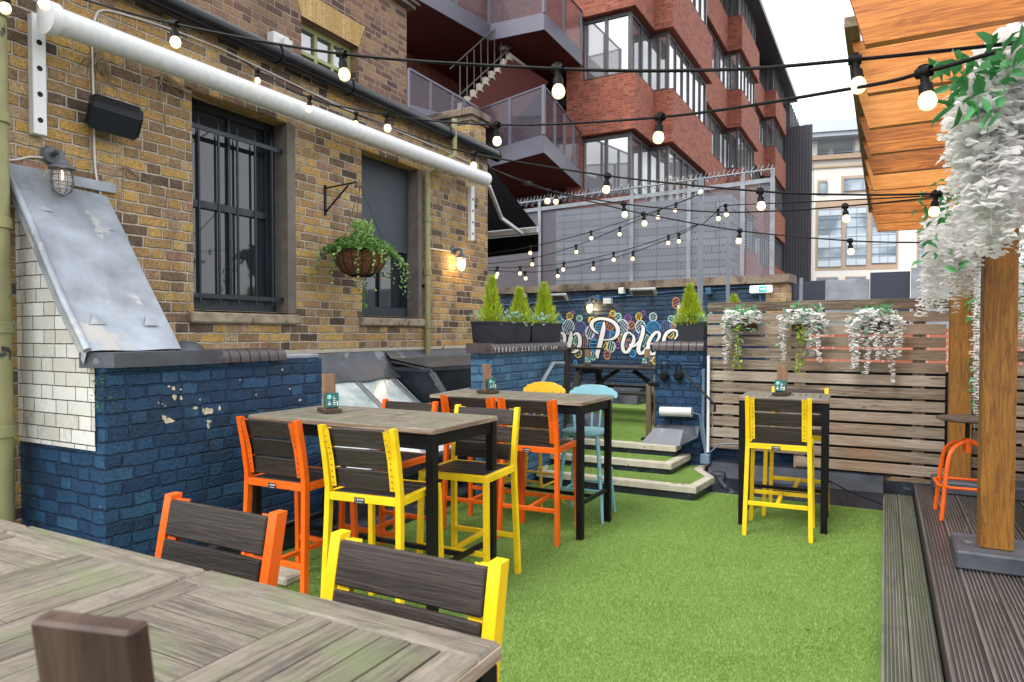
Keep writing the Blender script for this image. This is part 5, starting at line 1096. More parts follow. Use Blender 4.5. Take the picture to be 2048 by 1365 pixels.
def lantern(x, y, z, lit, label, X=(1, 0, 0), par=None):
    """caged bulkhead wall lantern; X is the direction away from the wall"""
    X = Vector(X).normalized(); r = empty('wall_lantern', (x, y, z), label, 'wall light', 'caged wall lanterns'); c = M_['lampgrey']; Z = Vector((0, 0, 1)); O = Vector((0, 0, 0)); p = X * .13
    m = MB(); m.lathe((0, 0, .07), [(.001, .028), (.05, .024), (.062, .001)], 18, tuple(X)); m.tube([X * .02 + Z * .07, X * .08 + Z * .085, p + Z * .07, p + Z * .02], .018, 10); smooth_auto(m.build('mount', c, r))
    m = MB(); m.lathe(tuple(p + Z * -.02), [(.02, .05), (.035, .045), (.04, .02), (.075, .0), (.078, -.012), (.05, -.014)], 20); smooth_auto(m.build('shade', c, r))
    m = MB(); m.lathe(tuple(p + Z * -.034), [(.046, 0), (.05, -.06), (.044, -.13), (.02, -.16), (.001, -.165)], 16); smooth_auto(m.build('glass', M_['lglass'], r))
    m = MB()
    for k in range(8): t = k * math.pi / 4; d = Vector((math.cos(t), math.sin(t), 0)); m.tube([p + d * .058 + Z * -.03, p + d * .066 + Z * -.11, p + d * .055 + Z * -.17, p + Z * -.205], .0028, 4)
    for h, q in ((-.075, .062), (-.12, .066), (-.165, .056)): m.tube([p + Vector((math.cos(t) * q, math.sin(t) * q, h)) for t in [i * math.pi / 8 for i in range(16)]], .0028, 4, closed=True)
    m.build('wire_cage', c, r)
    m = MB()
    if lit: m.lathe(tuple(p + Z * -.05), [(.012, 0), (.02, -.03), (.018, -.07), (.001, -.085)], 10); m.build('bulb', M_['glowbright'], r); pl = bpy.data.lights.new('lantern_light', 'POINT'); pl.energy = 5; pl.color = (1, .62, .25); pl.shadow_soft_size = .03; lo_ = bpy.data.objects.new('lamp_glow', pl); S.collection.objects.link(lo_); lo_.parent = r; lo_.location = p + Z * -.09 - X * .035
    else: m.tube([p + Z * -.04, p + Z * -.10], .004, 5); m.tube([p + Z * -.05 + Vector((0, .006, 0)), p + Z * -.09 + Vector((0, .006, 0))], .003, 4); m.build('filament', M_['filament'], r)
    return r
l1 = at(100, 318, x=XW); lantern(XW + .005, l1.y, l1.z - .05, False, 'large grey caged lantern above the leaning lead sheet'); l2 = at(905, 502, x=XW); lantern(XW + .005, l2.y, l2.z - .07, True, 'lit caged lantern glowing warm near the far corner of the brick wall')
l3 = mw(1186, 606); lantern(l3.x, l3.y, l3.z, True, 'small lit lantern above the white script on the mural wall', tuple(mn))
sp_ = at(212, 238, x=XW); r = empty('loudspeaker', (XW + .15, 2.80, sp_.z - .02), 'black tilted loudspeaker on the brick wall left of the barred window', 'speaker')
m = MB(); ax = Vector((.42, .88, -.16)).normalized(); fw = Vector((.62, -.30, -.62)); fw = (fw - ax * fw.dot(ax)).normalized(); up = fw.cross(ax); m.obox((0, 0, 0), ax, up, fw, .16, .10, .085, .03); m.build('cabinet', M_['speak'], r); m = MB(); m.obox(fw * .086, ax, up, fw, .14, .08, .006, .02); m.build('grille', M_['ink'], r); m = MB(); m.bar(Vector((0, 0, 0)), Vector((-.14, .02, -.02)), .03, .03); m.build('bracket', M_['black'], r)
def cable(name, pts, r_, mat, label, n=8): m = MB(); m.tube(cr(pts, n), r_, 6); return tag(m.build(name, M_[mat]), label, 'cable')
wx = lambda u, v: at(u, v, x=XW + .012)
cable('white_cable', [wx(440, 97), wx(340, 58), wx(240, 27), wx(200, 22), wx(188, 45), wx(184, 80), wx(187, 200), wx(190, 330), wx(200, 385), wx(210, 420)], .007, 'offwhite', 'white cable curving down the bricks past the loudspeaker')
cable('white_cable', [wx(-30, 322), wx(30, 320), wx(60, 314), wx(88, 316)], .006, 'offwhite', 'short white cable feeding the large unlit lantern')
cable('white_cable', [wx(440, 97), wx(560, 155), wx(700, 222), wx(850, 285), wx(940, 325)], .007, 'offwhite', 'white cable running under the black gutter')
cable('white_cable', [wx(858, 497), wx(880, 500), wx(902, 503)], .008, 'offwhite', 'short white conduit between the thin downpipe and the lit lantern')
m = MB(); c_ = at(945, 345, x=XW + .2)
for k in range(7): m.tube([c_ + Vector((.02 * k * .3, math.cos(t) * (.12 + .012 * k), math.sin(t) * (.06 + .008 * k) - .01 * k)) for t in [i * .45 for i in range(14)]], .005, 5, closed=True)
tag(m.build('coiled_cable', M_['offwhite']), 'bundle of coiled white cable resting on the far end of the awning roller', 'cable')
random.seed(3); m = MB()
for (u, v, n_) in ((190, 100, 9), (325, 150, 8), (205, 230, 3), (250, 330, 4)):
    for k in range(n_):
        p = [wx(u + rnd(-8, 8), v + rnd(-8, 8))]; uu, vv = u, v; du = rnd(-25, 35); dv = rnd(10, 40)
        for q in range(5): uu += du * rnd(.3, .9) + rnd(-6, 6); vv += dv * rnd(.3, 1.1); p.append(wx(uu, vv))
        m.tube(cr(p, 3), [.004 * (1 - i / (5 * 3 + 2)) + .001 for i in range(len(cr(p, 3)))], 4)
tag(m.build('dead_creeper', M_['stone']), 'dead creeper stems clinging to the bricks under the awning', 'creeper')
m = MB(); q = at(552, 90, x=-5.78); m.box(-5.79, q.y - .12, q.z - .08, -5.68, q.y + .10, q.z + .09, .01); m.box(-5.679, q.y - .02, q.z - .04, -5.63, q.y + .09, q.z + .04); tag(m.build('white_boiler_flue', M_['offwhite']), 'white boxy boiler flue on the upper plum brick wall', 'flue')
m = MB(); q = at(725, 182, x=-5.2); m.tube([q + Vector((-.25, .15, -.15)), q], .06, 14); tag(smooth_auto(m.build('white_pipe_end', M_['offwhite'])), 'round white flue pipe poking above the black gutter', 'flue')
# hanging basket on iron bracket
r = empty('wall_bracket', (XW, 4.93, 2.9), 'black wrought iron bracket carrying the hanging basket between the windows', 'bracket'); m = MB()
k0 = at(655, 378, x=XW + .01).z; k1 = at(655, 432, x=XW + .01).z; m.bar((0.008, 0, k1 - 2.9), (0.008, 0, k0 - 2.9 + .03), .012, .025); m.bar((.01, 0, k0 - 2.9), (.36, .0, k0 - 2.9 + .015), .012, .012); m.bar((.01, 0, k1 - 2.9 + .03), (.30, 0, k0 - 2.9), .012, .012); m.tube(cr([(.34, 0, k0 - 2.9 + .01), (.39, 0, k0 - 2.9 + .02), (.40, 0, k0 - 2.9 - .02), (.37, 0, k0 - 2.9 - .03)], 4), .006, 6); m.build('iron_frame', M_['black'], r)
class LF:
    def petal(s, p, d, nrm, L, w, curl, tone=None):
        d = Vector(d).normalized(); sd_ = d.cross(Vector(nrm))
        if sd_.length < 1e-3: sd_ = d.cross(Vector((.3, .5, .8)))
        sd_.normalize(); nn_ = sd_.cross(d).normalized(); b = len(s.V); p = Vector(p); cup = rnd(.05, .3); wv = rnd(-.15, .15)
        for (a, q, h) in ((0, -.15, 0), (0, .15, 0), (.3, -.8, .5), (.3, 0, 0), (.3, .8, .5), (.62, -1, .8), (.66, 0, .1), (.62, 1, .8), (.88, -.66, .5), (.95, 0, .1), (.88, .66, .5)): s.V.append(tuple(p + d * (a * L) + sd_ * (q * w / 2) + nn_ * ((h * cup - curl * a * a + wv * q * a) * L)))
        t = random.random() if tone is None else tone
        for f in ((0, 1, 3), (0, 3, 2), (1, 4, 3), (2, 3, 6, 5), (3, 4, 7, 6), (5, 6, 9, 8), (6, 7, 10, 9)): s.F.append([b + i for i in f]); s.T.append(t)
    def __init__(s): s.V = []; s.F = []; s.T = []
    def add(s, p, d, nrm, L, w, curl=.15, tone=None):
        d = Vector(d).normalized(); nrm = Vector(nrm); sd_ = d.cross(nrm)
        if sd_.length < 1e-3: sd_ = d.cross(Vector((.3, .5, .8)))
        sd_.normalize(); nn_ = sd_.cross(d).normalized(); b = len(s.V); p = Vector(p)
        for (a, q, h) in ((0, 0, 0), (.35, -1, .10), (.38, 0, -.05), (.35, 1, .10), (.75, -.72, .02), (.8, 0, -.1), (.75, .72, .02), (1, 0, -curl)): s.V.append(tuple(p + d * (a * L) + sd_ * (q * w / 2) + nn_ * (h * L)))
        t = random.random() if tone is None else tone
        for f in ((0, 2, 1), (0, 3, 2), (1, 2, 5, 4), (2, 3, 6, 5), (4, 5, 7), (5, 6, 7)): s.F.append([b + i for i in f]); s.T.append(t)
    def tri(s, p, d, L, w, tone=None):
        d = Vector(d).normalized(); sd_ = d.cross(Vector((rnd(-1, 1), rnd(-1, 1), rnd(-1, 1)))).normalized(); p = Vector(p); b = len(s.V)
        s.V += [tuple(p - sd_ * w / 2), tuple(p + sd_ * w / 2), tuple(p + d * L)]; s.F.append([b, b + 1, b + 2]); s.T.append(random.random() if tone is None else tone)
    def build(s, name, mat, parent):
        me = bpy.data.meshes.new(name); me.from_pydata(s.V, [], s.F); me.materials.append(mat); a = me.attributes.new('tone', 'FLOAT', 'FACE'); a.data.foreach_set('value', s.T)
        for p in me.polygons: p.use_smooth = True
        o = bpy.data.objects.new(name, me); S.collection.objects.link(o)
        if parent: o.parent = parent
        return o
def rv(s=1.): return Vector((rnd(-s, s), rnd(-s, s), rnd(-s, s)))
def floret(lf, p, sz, flip=1.0):
    a0 = rnd(0, 6.28)
    for k in range(3):
        a = a0 + k * 2.1 + rnd(-.3, .3); d = Vector((math.cos(a), math.sin(a), rnd(-.35, .35))); lf.petal(p, d, Vector((rnd(-.5, .5), rnd(-.5, .5), 1)), sz * rnd(.6, 1.0), sz * rnd(.8, 1.1), rnd(0, .4))
def strand(lf, p, L, r0, sz, step=.022, sway=None, gr=None):
    """hanging raceme of florets tapering downwards"""
    L = L or .1; sw = sway or Vector((rnd(-.06, .06), rnd(-.06, .06), 0)); n_ = int(L / step)
    for i in range(n_):
        f = i / n_; rr = r0 * (1 - f) ** .7 * (.55 + .45 * min(1, f * 6)); q = p + sw * f + Vector((0, 0, -L * f)); a = rnd(0, 6.28); e = Vector((math.cos(a), math.sin(a), 0)) * rr * rnd(.3, 1)
        floret(lf, q + e, sz * (1 - .35 * f))
random.seed(11)
r = empty('hanging_basket', (-4.36, 4.99, 2.28), 'coir hanging basket of green and lime foliage by the blue panelled window', 'hanging basket')
m = MB(); m.lathe((0, 0, -.03), [(.245, .08), (.25, .05), (.225, -.04), (.17, -.115), (.10, -.145), (.001, -.148)], 26); smooth_auto(m.build('coir_liner', M_['coir'], r)); m = MB()
for k in range(16):
    t = k * math.pi / 8; m.tube([Vector((math.cos(t) * q, math.sin(t) * q, h)) for q, h in ((.252, .05), (.235, -.06), (.18, -.142), (.10, -.178))], .0035, 4)
m.tube([Vector((math.cos(i * .3927) * .256, math.sin(i * .3927) * .256, .05)) for i in range(16)], .005, 5, closed=True); m.tube([Vector((math.cos(i * .3927) * .1, math.sin(i * .3927) * .1, -.18)) for i in range(16)], .006, 5, closed=True)
m.build('wire_frame', M_['black'], r); m = MB()
for k in range(3): t = k * 2.09 + .5; m.tube([(math.cos(t) * .25, math.sin(t) * .25, .05), (0, 0, k0 - 2.28 + .0)], .003, 4)
m.build('hanging_chain', M_['black'], r); lf = LF()
for k in range(1900):
    a = rnd(0, 6.28); q = .30 * math.sqrt(random.random()); h = .04 + .17 * (1 - (q / .32) ** 2) * random.random() ; p = Vector((math.cos(a) * q, math.sin(a) * q * 1.12, h)); lf.add(p, Vector((math.cos(a), math.sin(a), rnd(-.5, .9))), Vector((0, 0, 1)) + rv(.5), rnd(.025, .05), rnd(.018, .03), .2, min(1, rnd(0, .75)))
for k in range(420):
    q = rnd(0, .11); a = rnd(0, 6.28); p = Vector((math.cos(a) * q, .03 + math.sin(a) * q, .16 + rnd(0, .17))); lf.add(p, rv() + Vector((0, 0, .6)), rv(), rnd(.03, .05), .02, .2, rnd(.7, 1))
for k in range(16):
    a = rnd(0, 6.28); L = rnd(.12, .45); p0_ = Vector((math.cos(a) * .27, math.sin(a) * .29, .05)); dd = Vector((math.cos(a) * .16, math.sin(a) * .25, -L))
    for q in range(int(L / .016)): f = q * .016 / L; lf.add(p0_ + Vector((dd.x * math.sqrt(f), dd.y * math.sqrt(f), dd.z * f * f + .0)) + rv(.01), rv() + Vector((0, 0, -.5)), rv(), .028, .022, .1, rnd(.2, 1))
for q in range(60): lf.add(Vector((.02, .03, -.17 - q * .006)) + rv(.025), rv() + Vector((0, 0, -.6)), rv(), .028, .022, .1, rnd(.0, .4))
lf.build('foliage', M_['leafmix'], r)
# ------------------------------------------------------------------ wisteria of silk flowers
def bunch(name, spots, label, sz, lens, r0, leaves, cat='flowers', step=.022):
    o0 = spots[0]; r = empty(name, o0, label, cat, 'white artificial wisteria'); lf = LF(); lg = LF()
    for i, p in enumerate(spots): strand(lf, p - o0, lens[i], r0, sz, step)
    for p, n_, rad in leaves:
        for k in range(n_): d = rv(); lg.add(p - o0 + rv(rad), d + Vector((0, 0, -.2)), rv() + Vector((0, 0, .8)), rnd(.045, .085), rnd(.018, .032), .25)
    lf.build('white_blossom', M_['petal'], r); lg.build('green_leaves', M_['leafg'], r); st_ = MB()
    for i, p in enumerate(spots): st_.tube([p - o0, p - o0 - Vector((0, 0, lens[i] * .9))], .0008, 3)
    st_.build('stems', M_['petal'], r); return r
random.seed(21); spt = []; ln = []
for k in range(84):
    u = rnd(1922, 2140); top = 150 + max(0, (1985 - u)) * 1.1 + rnd(-50, 60) - (60 if u > 1990 else 0); bot = rnd(360, 520) if u > 1960 else rnd(330, 480); t = rnd(1.85, 2.35); p = at(u, top, t=t); spt.append(p); ln.append((bot - top) / F * t)
for k in range(16): u = rnd(1985, 2075); t = rnd(1.9, 2.2); spt.append(at(u, rnd(75, 130), t=t)); ln.append(.35)
bunch('silk_wisteria', spt, 'largest cascade of white silk wisteria hanging nearest under the pergola', .047, ln, .065, [(at(1925, 140, t=1.9), 14, .04), (at(1945, 175, t=1.85), 12, .05), (at(1985, 140, t=1.8), 8, .06), (at(2040, 90, t=1.8), 12, .05), (at(1960, 210, t=1.85), 8, .05), (at(2010, 120, t=1.8), 10, .05)], step=.018)
spt = []; ln = []
for k in range(80):
    u = rnd(1858, 1965); top = 400 + rnd(-10, 80) + (30 if u < 1880 else 0); bot = rnd(545, 640) if u < 1910 else rnd(500, 610); t = rnd(3.8, 4.5); spt.append(at(u, top, t=t)); ln.append(max(.1, (bot - top) / F * t))
bunch('silk_wisteria', spt, 'second white wisteria cascade beyond the nearest one, covering the front post top', .043, ln, .055, [(at(1885, 395, t=3.75), 22, .09), (at(1868, 425, t=3.75), 16, .08), (at(1862, 500, t=3.8), 6, .08), (at(1930, 520, t=3.75), 5, .1)], step=.02)
spt = []; ln = []
for k in range(7): u = rnd(1949, 1968); t = rnd(5.6, 6.1); spt.append(at(u, 540 + k * 22, t=t)); ln.append(rnd(.5, 1.0))
bunch('silk_wisteria', spt, 'slim wisteria strand hanging between the two timber posts', .034, ln, .05, [(at(1958, 520 + 40 * k, t=5.9), 10, .07) for k in range(9)])
spt = []; ln = []
for k in range(5): u = rnd(2040, 2060); t = rnd(4.6, 5.2); spt.append(at(u, 520 + 10 * k, t=t)); ln.append(rnd(.2, .5))
bunch('silk_wisteria', spt, 'bit of wisteria at the right edge just past the front post', .036, ln, .05, [(at(2048, 480 + 25 * k, t=4.9), 10, .07) for k in range(6)])
def fence_basket(u, v, label, strands, lime=0, basket=1, seed=1):
    random.seed(seed); c_ = at(u, v, y=yF - .09); r = empty('fence_basket', c_, label, 'flower basket', 'flower baskets on the slatted fence'); m = MB()
    prof = [(.001, -.11), (.07, -.10), (.115, -.06), (.13, 0)]; n_ = 12; P = []
    for rr, h in prof:
        for k in range(n_ + 1): t = math.pi + math.pi * k / n_; P.append((math.cos(t) * rr, math.sin(t) * rr * .8 + .07, h))
    m.poly(P, [(i * (n_ + 1) + k, i * (n_ + 1) + k + 1, (i + 1) * (n_ + 1) + k + 1, (i + 1) * (n_ + 1) + k) for i in range(3) for k in range(n_)]); m.box(-.13, .065, -.11, .13, .075, 0); m.build('coir_liner', M_['coir'], r); m = MB()
    for k in range(0, n_ + 1, 2): m.tube([P[i * (n_ + 1) + k] for i in (3, 2, 1, 0)], .004, 4)
    m.tube([P[3 * (n_ + 1) + k] for k in range(n_ + 1)], .005, 4); m.build('wire_frame', M_['black'], r)
    lf = LF(); lg = LF(); ly = LF(); lt = LF()
    for (du, L, lo_) in strands:
        w_ = du / F * 7.0; p = Vector((w_ * .97, rnd(-.10, -.03), rnd(0, .05))); strand(lf, p, L, .050, .044, .015)
    for k in range(95): floret(lf, Vector((rnd(-.16, .16), rnd(-.13, .02), rnd(-.04, .10))), .04)
    for k in range(26): lg.add(Vector((rnd(-.12, .12), rnd(-.08, 0), rnd(.03, .13))), rv() + Vector((0, -.3, .4)), rv(), rnd(.05, .08), .026, .2)
    for k in range(40): lt.add(Vector((rnd(-.19, .19), rnd(-.14, .02), rnd(-.12, .12))), rv() + Vector((0, -.3, -.2)), rv(), rnd(.05, .07), .028, .2)
    for (du, L, lo_) in strands[:2]:
        for q in range(int(L * 20)): lt.add(Vector((du / F * 7, -.08, -q / 20)) + rv(.06), rv() + Vector((0, 0, -.3)), rv(), .05, .026, .2)
    if lime:
        for k in range(lime):
            f = random.random(); ly.add(Vector((-.02 - .03 * f, -.09, -.05 - .45 * f)) + rv(.04), rv() + Vector((0, -.3, -.3)), rv(), .038, .026, .2)
        ly.build('lime_trailing_leaves', M_['leaflime'], r)
    lf.build('white_blossom', M_['petal'], r); lg.build('green_leaves', M_['leafg'], r); lt.build('pale_leaves', M_['leafteal'], r)
fence_basket(1487, 640, 'left basket on the fence with few white flowers and pale leaves', [(-24, .30, 0), (-15, .42, 0), (-30, .5, 0), (30, .05, 0)], 60, 1, 5)
fence_basket(1610, 640, 'middle fence basket with exposed brown liner and lime trailing stem', [(-42, .45, 0), (12, .42, 0), (18, .45, 0), (32, .22, 0), (4, .3, 0)], 80, 1, 6)
fence_basket(1752, 640, 'right fence basket with the densest white cascade', [(-36, .48, 0), (-24, .50, 0), (-12, .56, 0), (0, .42, 0), (12, .40, 0), (20, .62, 0), (32, .40, 0), (-42, .3, 0), (40, .28, 0)], 0, 1, 7)
# ------------------------------------------------------------------ planters and golden conifers
def conifer(base, h, rad, label, n_=2600):
    r = empty('golden_conifer', base, label, 'conifer', 'golden conifers in planters'); m = MB(); m.tube([(0, 0, -.04), (0, 0, h * .8)], [.012, .004], 6); m.build('trunk', M_['gate'], r); lf = LF()
    tips = [(rnd(-.2, .2) * rad, rnd(-.2, .2) * rad, 1.0)] + [(math.cos(a) * rad * .35, math.sin(a) * rad * .35, rnd(.72, .9)) for a in (0.5, 2.2, 3.9, 5.2)]
    for k in range(n_):
        tx, ty, th = tips[0] if random.random() < .55 else random.choice(tips); f = random.random() ** .8; rr = rad * (.10 + .90 * (1 - f) ** .75) * (.55 if th < 1 else 1) * rnd(.35, 1.3) * min(1, 1.25 - f); a = rnd(0, 6.28)
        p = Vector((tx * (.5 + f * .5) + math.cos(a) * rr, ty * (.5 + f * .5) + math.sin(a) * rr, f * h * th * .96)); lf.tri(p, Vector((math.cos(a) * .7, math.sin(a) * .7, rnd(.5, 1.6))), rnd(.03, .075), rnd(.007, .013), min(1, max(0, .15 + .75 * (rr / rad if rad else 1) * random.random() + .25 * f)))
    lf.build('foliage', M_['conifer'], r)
def planter(x0, x1, y0, y1, z, label, trim=60, ends=True):
    r = empty('planter_box', ((x0 + x1) / 2, (y0 + y1) / 2, z), label, 'planter', 'black planters on the walls'); hx, hy = (x1 - x0) / 2, (y1 - y0) / 2; m = MB(); m.poly([(-hx * .9, -hy * .96, 0), (hx * .9, -hy * .96, 0), (hx * .9, hy * .96, 0), (-hx * .9, hy * .96, 0), (-hx, -hy, .2), (hx, -hy, .2), (hx, hy, .2), (-hx, hy, .2)], [(0, 3, 2, 1), (0, 1, 5, 4), (1, 2, 6, 5), (2, 3, 7, 6), (3, 0, 4, 7)])
    for s in (-1, 1): m.box(-hx - .006, s * hy - .008, .185, hx + .006, s * hy + .008, .205); m.box(s * hx - .008, -hy, .186, s * hx + .008, hy, .204)
    m.build('trough', M_['planter'], r); m = MB(); m.box(-hx + .005, -hy + .005, .16, hx - .005, hy - .005, .18); m.build('soil', M_['coir'], r); lt = LF()
    for k in range(trim): lt.add(Vector((rnd(-hx - .04, hx + .04), rnd(-hy - .04, hy + .04), rnd(.17, .30))), rv() + Vector((.2, -.2, .1)), rv(), rnd(.03, .055), .022, .2)
    lt.build('ivy', M_['leafteal'], r); return r
random.seed(31); zc_ = 1.468
planter(xf - .25, xf + .01, 5.50, 6.26, zc_, 'left black trough on the pale blue wall coping', 130); planter(xf - .25, xf + .01, 6.28, 7.0, zc_, 'right black trough on the pale blue wall coping', 160)
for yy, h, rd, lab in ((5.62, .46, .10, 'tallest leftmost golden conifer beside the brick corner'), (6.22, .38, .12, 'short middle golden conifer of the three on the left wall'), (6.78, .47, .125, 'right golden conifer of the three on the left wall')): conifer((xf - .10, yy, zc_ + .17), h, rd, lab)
planter(-2.02, -1.72, 7.5, 7.8, zc_ + .01, 'square black planter on top of the pier', 150)
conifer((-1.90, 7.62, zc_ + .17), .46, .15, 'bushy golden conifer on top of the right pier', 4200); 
planter(-1.62, -1.2, 7.95, 8.2, 1.45, 'black planter behind the left end of the slatted fence', 60); conifer((-1.50, 8.05, 1.62), .36, .11, 'small golden conifer peeking over the left end of the slatted fence')
m = MB(); m.box(-1.66, 7.9, .36, -1.15, 8.25, 1.449); tag(m.build('rear_blue_wall', M_['blue']), 'short blue brick wall behind the left end of the slatted fence', 'wall')
# ------------------------------------------------------------------ fittings on the mural wall
def on_wall(u, v, off): return mw(u, v, off)
for (u0, u1, v0, v1, lab) in ((1262, 1312, 592, 576, 'silver infrared heater under the coping right of the white box'), (1084, 1134, 602, 588, 'silver infrared heater behind the conifers at the left')):
    a = mw(u0, v0, .30); b = mw(u1, v1, .30); z = (a.z + b.z) / 2; ca = (a + b) / 2; r = empty('patio_heater', ca, lab, 'heater', 'infrared heaters on the mural wall'); L = (b - a).length / 2; ux = md; dn = Vector((mn.x * .75, mn.y * .75, -.66)).normalized(); m = MB(); m.obox((0, 0, 0), ux, dn.cross(ux), dn, L, .075, .03, .02); m.obox(-mn * .15 + Vector((0, 0, .05)), ux, mn, (0, 0, 1), .03, .15, .012); m.build('housing', M_['alu'], r); m = MB(); m.obox(dn * .031, ux, dn.cross(ux), dn, L * .8, .05, .002); m.build('reflector', M_['bfr'], r)
for (u, v, w_, h_, mt, lab) in ((1244, 582, .05, .055, 'offwhite', 'white junction box on the coping left of the heater'), (1048, 592, .045, .045, 'offwhite', 'white floodlight box above the middle conifer'), (1216, 603, .075, .05, 'offwhite', 'off-white box just right of the mural lantern'), (1197, 596, .04, .045, 'bluebox', 'small blue box above the mural lantern'), (1418, 583, .045, .055, 'bluebox', 'small blue box right of the string light pole')):
    c_ = mw(u, v, .05); m = MB(); m.obox(c_, md, mn, (0, 0, 1), w_, .05, h_, .008); tag(m.build('junction_box', M_[mt]), lab, 'junction box')
m = MB(); m.tube([mw(u, v, .02) for u, v in ((1000, 612), (1080, 606), (1180, 598), (1260, 592), (1340, 584), (1400, 580), (1500, 574), (1504, 590), (1520, 592), (1524, 640))], .012, 5); tag(m.build('wall_conduit', M_['bluebox']), 'blue painted conduit running along below the coping', 'conduit')
c_ = mw(1522, 579, .06); r = empty('exit_sign', c_, 'illuminated white fire exit sign with green arrow panel high on the wall', 'sign'); m = MB(); m.obox((0, 0, 0), md, mn, (0, 0, 1), .17, .03, .058, .015); m.build('light_box', M_['exitface'], r)
m = MB(); m.obox(mn * .0315 + md * .035, md, mn, (0, 0, 1), .058, .0008, .045); m.build('green_panel', M_['exitgreen'], r); m = MB(); q = mn * .034 + md * .035
m.obox(q - md * .01, md, mn, (0, 0, 1), .028, .0006, .008); m.poly([q + md * .045, q + md * .012 + Vector((0, 0, .028)), q + md * .012 - Vector((0, 0, .028))], [(0, 1, 2)]); m.build('arrow', M_['exitface'], r); m = MB()
q = mn * .0335 - md * .055
for a, b, w_ in (((-.012, .03), (-.012, -.04), .006), ((.02, .04), (.02, -.04), .005)): m.obox(q + md * a[0] + Vector((0, 0, (a[1] + b[1]) / 2)), md, mn, (0, 0, 1), w_ / 2, .0006, .036)
m.obox(q + md * .004 + Vector((0, 0, .022)), md, mn, (0, 0, 1), .006, .0007, .006); m.obox(q + md * .004 - Vector((0, 0, .005)), md * 1 + Vector((0, 0, .5)), mn, Vector((0, 0, 1)) - md * .5, .005, .0007, .02); m.build('running_figure', M_['exitgreen'], r)
for (v0, v1, lab, cm) in ((610, 631, 'white safety poster with orange and blue print half behind the pier conifer', 'o'), (632, 655, 'white poster with a blue square half behind the pier conifer', 'b')):
    a = mw(1355, v0, .015); b = mw(1385, v1, .015); r = empty('poster', (a + b) / 2, lab, 'poster'); w_ = (b - a).dot(md) / 2; h_ = (a.z - b.z) / 2 - .004; m = MB(); m.obox((0, 0, 0), md, mn, (0, 0, 1), w_, .004, h_); m.build('sheet', M_['white'], r); m = MB()
    if cm == 'o':
        for k in range(6): m.obox(mn * .005 - md * (w_ * .55 - .05 * (k % 2)) + Vector((0, 0, h_ * (.35 - .22 * k))), md, mn, (0, 0, 1), w_ * .3, .0006, h_ * .06)
        m.build('printed_blocks', paint('poster_orange', (.8, .22, .08), .6), r); m = MB(); m.obox(mn * .005 - md * w_ * .4 + Vector((0, 0, h_ * .7)), md, mn, (0, 0, 1), w_ * .35, .0006, h_ * .09); m.build('printed_heading', paint('poster_blue', (.06, .14, .5), .6), r)
    else: m.obox(mn * .005 - md * w_ * .3 + Vector((0, 0, 0)), md, mn, (0, 0, 1), w_ * .5, .0006, h_ * .6); m.build('printed_blocks', paint('poster_cyan', (.05, .38, .70), .6, .5, scale=40), r)
# ================================================================== festoon string lights
def festoon(pts, bulbs, label, r_=.0055, sz=1.0, lit=True):
    P = [at(u, v, t=t) for u, v, t in pts]; c = cr(P, 10); r = empty('festoon_lights', c[0], label, 'string lights', 'festoon string lights'); o0 = c[0]
    m = MB(); m.tube([p - o0 for p in c], r_, 6); smooth_auto(m.build('cable', M_['bulbcase'], r), 60)
    us = []
    for p in c: d = p - C0; f_ = d.dot(Vector((-sn * cp, cs * cp, -sp))); us.append(1024 + F * d.dot(Vector((cs, sn, 0))) / f_)
    for u in bulbs:
        for i in range(len(us) - 1):
            if (us[i] - u) * (us[i + 1] - u) <= 0: k = (u - us[i]) / (us[i + 1] - us[i] + 1e-9); p = c[i].lerp(c[i + 1], k) - o0; break
        else: continue
        tl = Vector((rnd(-.12, .12), rnd(-.12, .12), 1)).normalized()
        m = MB(); m.lathe(tuple(p), [(.001, .018 * sz), (.013 * sz, .017 * sz), (.014 * sz, -.004 * sz), (.011 * sz, -.01 * sz), (.011 * sz, -.03 * sz), (.0165 * sz, -.034 * sz), (.0175 * sz, -.058 * sz), (.001, -.058 * sz)], 14, tuple(tl)); m.lathe(tuple(p), [(.015 * sz, -.018 * sz), (.015 * sz, .018 * sz)], 10, tuple((c[i + 1] - c[i]).normalized())); h = smooth_auto(m.build('lamp_holder', M_['bulbcase'], r), 50)
        m = MB(); m.lathe(tuple(p), [(.012 * sz, -.056 * sz), (.019 * sz, -.066 * sz), (.0225 * sz, -.080 * sz), (.019 * sz, -.094 * sz), (.011 * sz, -.101 * sz), (.001, -.103 * sz)], 14, tuple(tl)); smooth_auto(m.build('bulb', M_['glow'], h), 80)
random.seed(5)
festoon([(-60, -40, 2.6), (14, -20, 2.9), (85, -30, 2.8), (160, -3, 3.1), (348, 48, 2.9), (683, 108, 2.6), (1115, 138, 2.3), (1440, 140, 2.15), (1710, 120, 2.0), (2090, 80, 1.8)], [14, 85, 348, 683, 1115, 1710], 'uppermost festoon string with the largest warm bulbs crossing the whole view')
festoon([(480, 115, 5.9), (515, 142, 5.4), (620, 196, 4.9), (773, 230, 4.1), (993, 250, 3.4), (1320, 235, 2.7), (1700, 178, 2.0), (1848, 145, 1.78), (1990, 105, 1.65)], [516, 620, 773, 993, 1320, 1848], 'second festoon string sweeping up right to the biggest bulb under the pergola')
festoon([(512, 152, 6.3), (620, 195, 6.0), (712, 228, 5.6), (850, 280, 4.9), (947, 308, 4.3), (1215, 352, 4.0), (1520, 383, 3.6), (1720, 390, 3.4), (1873, 388, 3.1), (1930, 386, 3.0)], [712, 947, 1215, 1520, 1873], 'festoon string from the gutter end to the flowers on the front post')
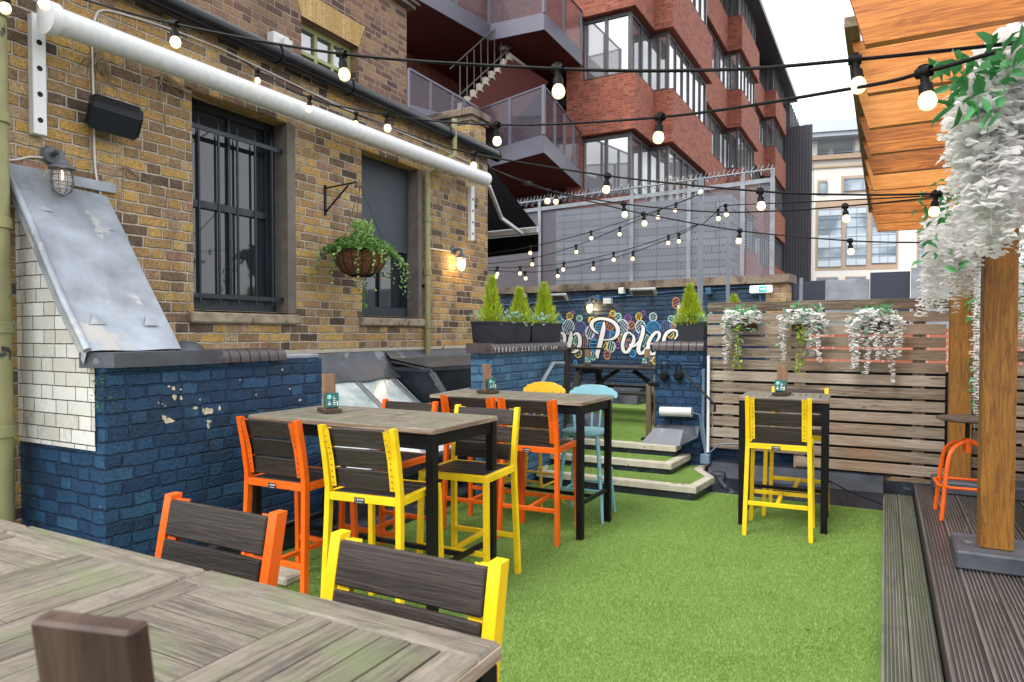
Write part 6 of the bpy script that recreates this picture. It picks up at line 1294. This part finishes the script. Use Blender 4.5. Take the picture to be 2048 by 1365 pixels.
festoon([(978, 335, 5.2), (1040, 362, 5.1), (1097, 382, 5.3), (1247, 408, 5.0), (1420, 424, 4.7), (1560, 422, 4.4), (1690, 413, 4.2), (1870, 395, 3.9)], [970, 1097, 1247, 1690], 'festoon string passing just below with a bulb against the cream building')
festoon([(978, 336, 6.2), (1113, 386, 6.0), (1200, 408, 5.8), (1287, 428, 5.6), (1480, 462, 5.3), (1700, 482, 4.9), (1870, 486, 4.5)], [978, 1113, 1287, 1480, 1700], 'lowest long festoon string drooping towards the fence flowers')
festoon([(1400, 388, 8.1), (1352, 408, 8.2), (1182, 464, 8.4), (1062, 494, 8.6), (976, 508, 8.9)], [1352, 1182, 1062], 'upper of four thin strings running from the blue grey pole', .005)
festoon([(1400, 389, 8.1), (1317, 422, 8.15), (1240, 456, 8.3), (1152, 492, 8.5), (1065, 517, 8.6), (976, 528, 8.9)], [1317, 1240, 1152, 1066], 'second of four thin strings running from the blue grey pole', .005)
festoon([(1400, 447, 8.1), (1337, 473, 8.15), (1227, 507, 8.3), (1128, 527, 8.5), (1040, 535, 8.7), (976, 536, 8.9)], [1337, 1227, 1128, 1040, 995], 'third of four thin strings running from the blue grey pole', .005)
festoon([(1400, 448, 8.1), (1358, 470, 8.15), (1266, 505, 8.3), (1187, 525, 8.5), (1115, 540, 8.6), (1050, 545, 8.7), (976, 541, 8.9)], [1358, 1266, 1187, 1115, 1050, 993], 'lowest of four thin strings running from the blue grey pole', .005)
festoon([(1404, 450, 7.9), (1435, 423, 7.0), (1450, 412, 6.4), (1600, 405, 5.0), (1870, 392, 3.7)], [1436, 1451], 'string rising right from the pole with two close bulbs', .005)
m = MB(); q = at(1401, 385, y=8.12); m.lathe(tuple(q), [(.03, -.01), (.035, 0), (.03, .015), (.001, .02)], 12, (0, -1, 0)); tag(m.build('string_hook', M_['offwhite']), 'white round hook on the blue grey pole where strings meet', 'hook')
q = at(214, 760, x=xb + .01); lf = LF(); random.seed(44)
for k in range(130): lf.add(Vector((rnd(-.05, .03), rnd(-.05, .05), rnd(-.16, .05))), rv() + Vector((.4, 0, .3)), rv(), rnd(.012, .03), rnd(.003, .006), .2, rnd(0, .3))
o = lf.build('moss_tuft', M_['leafmix'], None); o.location = (xb - .02, 2.27, 1.28); tag(o, 'small tuft of moss and weed where the tiles meet the blue wall', 'moss')
q = at(572, 1150, z=.03); m = MB(); m.box(q.x - .16, q.y - .10, 0, q.x + .10, q.y + .06, .055, .012); tag(m.build('concrete_block', M_['kerb']), 'low grey concrete block on the floor under the middle table stools', 'block')
# litter on the floor
random.seed(9); lf = LF(); 
for (u, v) in ((1265, 1020), (1105, 1138), (1300, 1150), (1188, 1218), (1610, 1260), (1665, 1258), (1735, 1240)):
    p = at(u, v, z=.02); lf = LF(); lf.add(p - p, Vector((rnd(-1, 1), rnd(-1, 1), .1)), Vector((0, 0, 1)), .03, .008, .1); o = lf.build('dead_leaf', M_['coir'], None); o.location = p; tag(o, 'tiny brown dead leaf lying on the artificial grass', 'leaf', 'dead leaves on the grass')
bpy.context.view_layer.update()
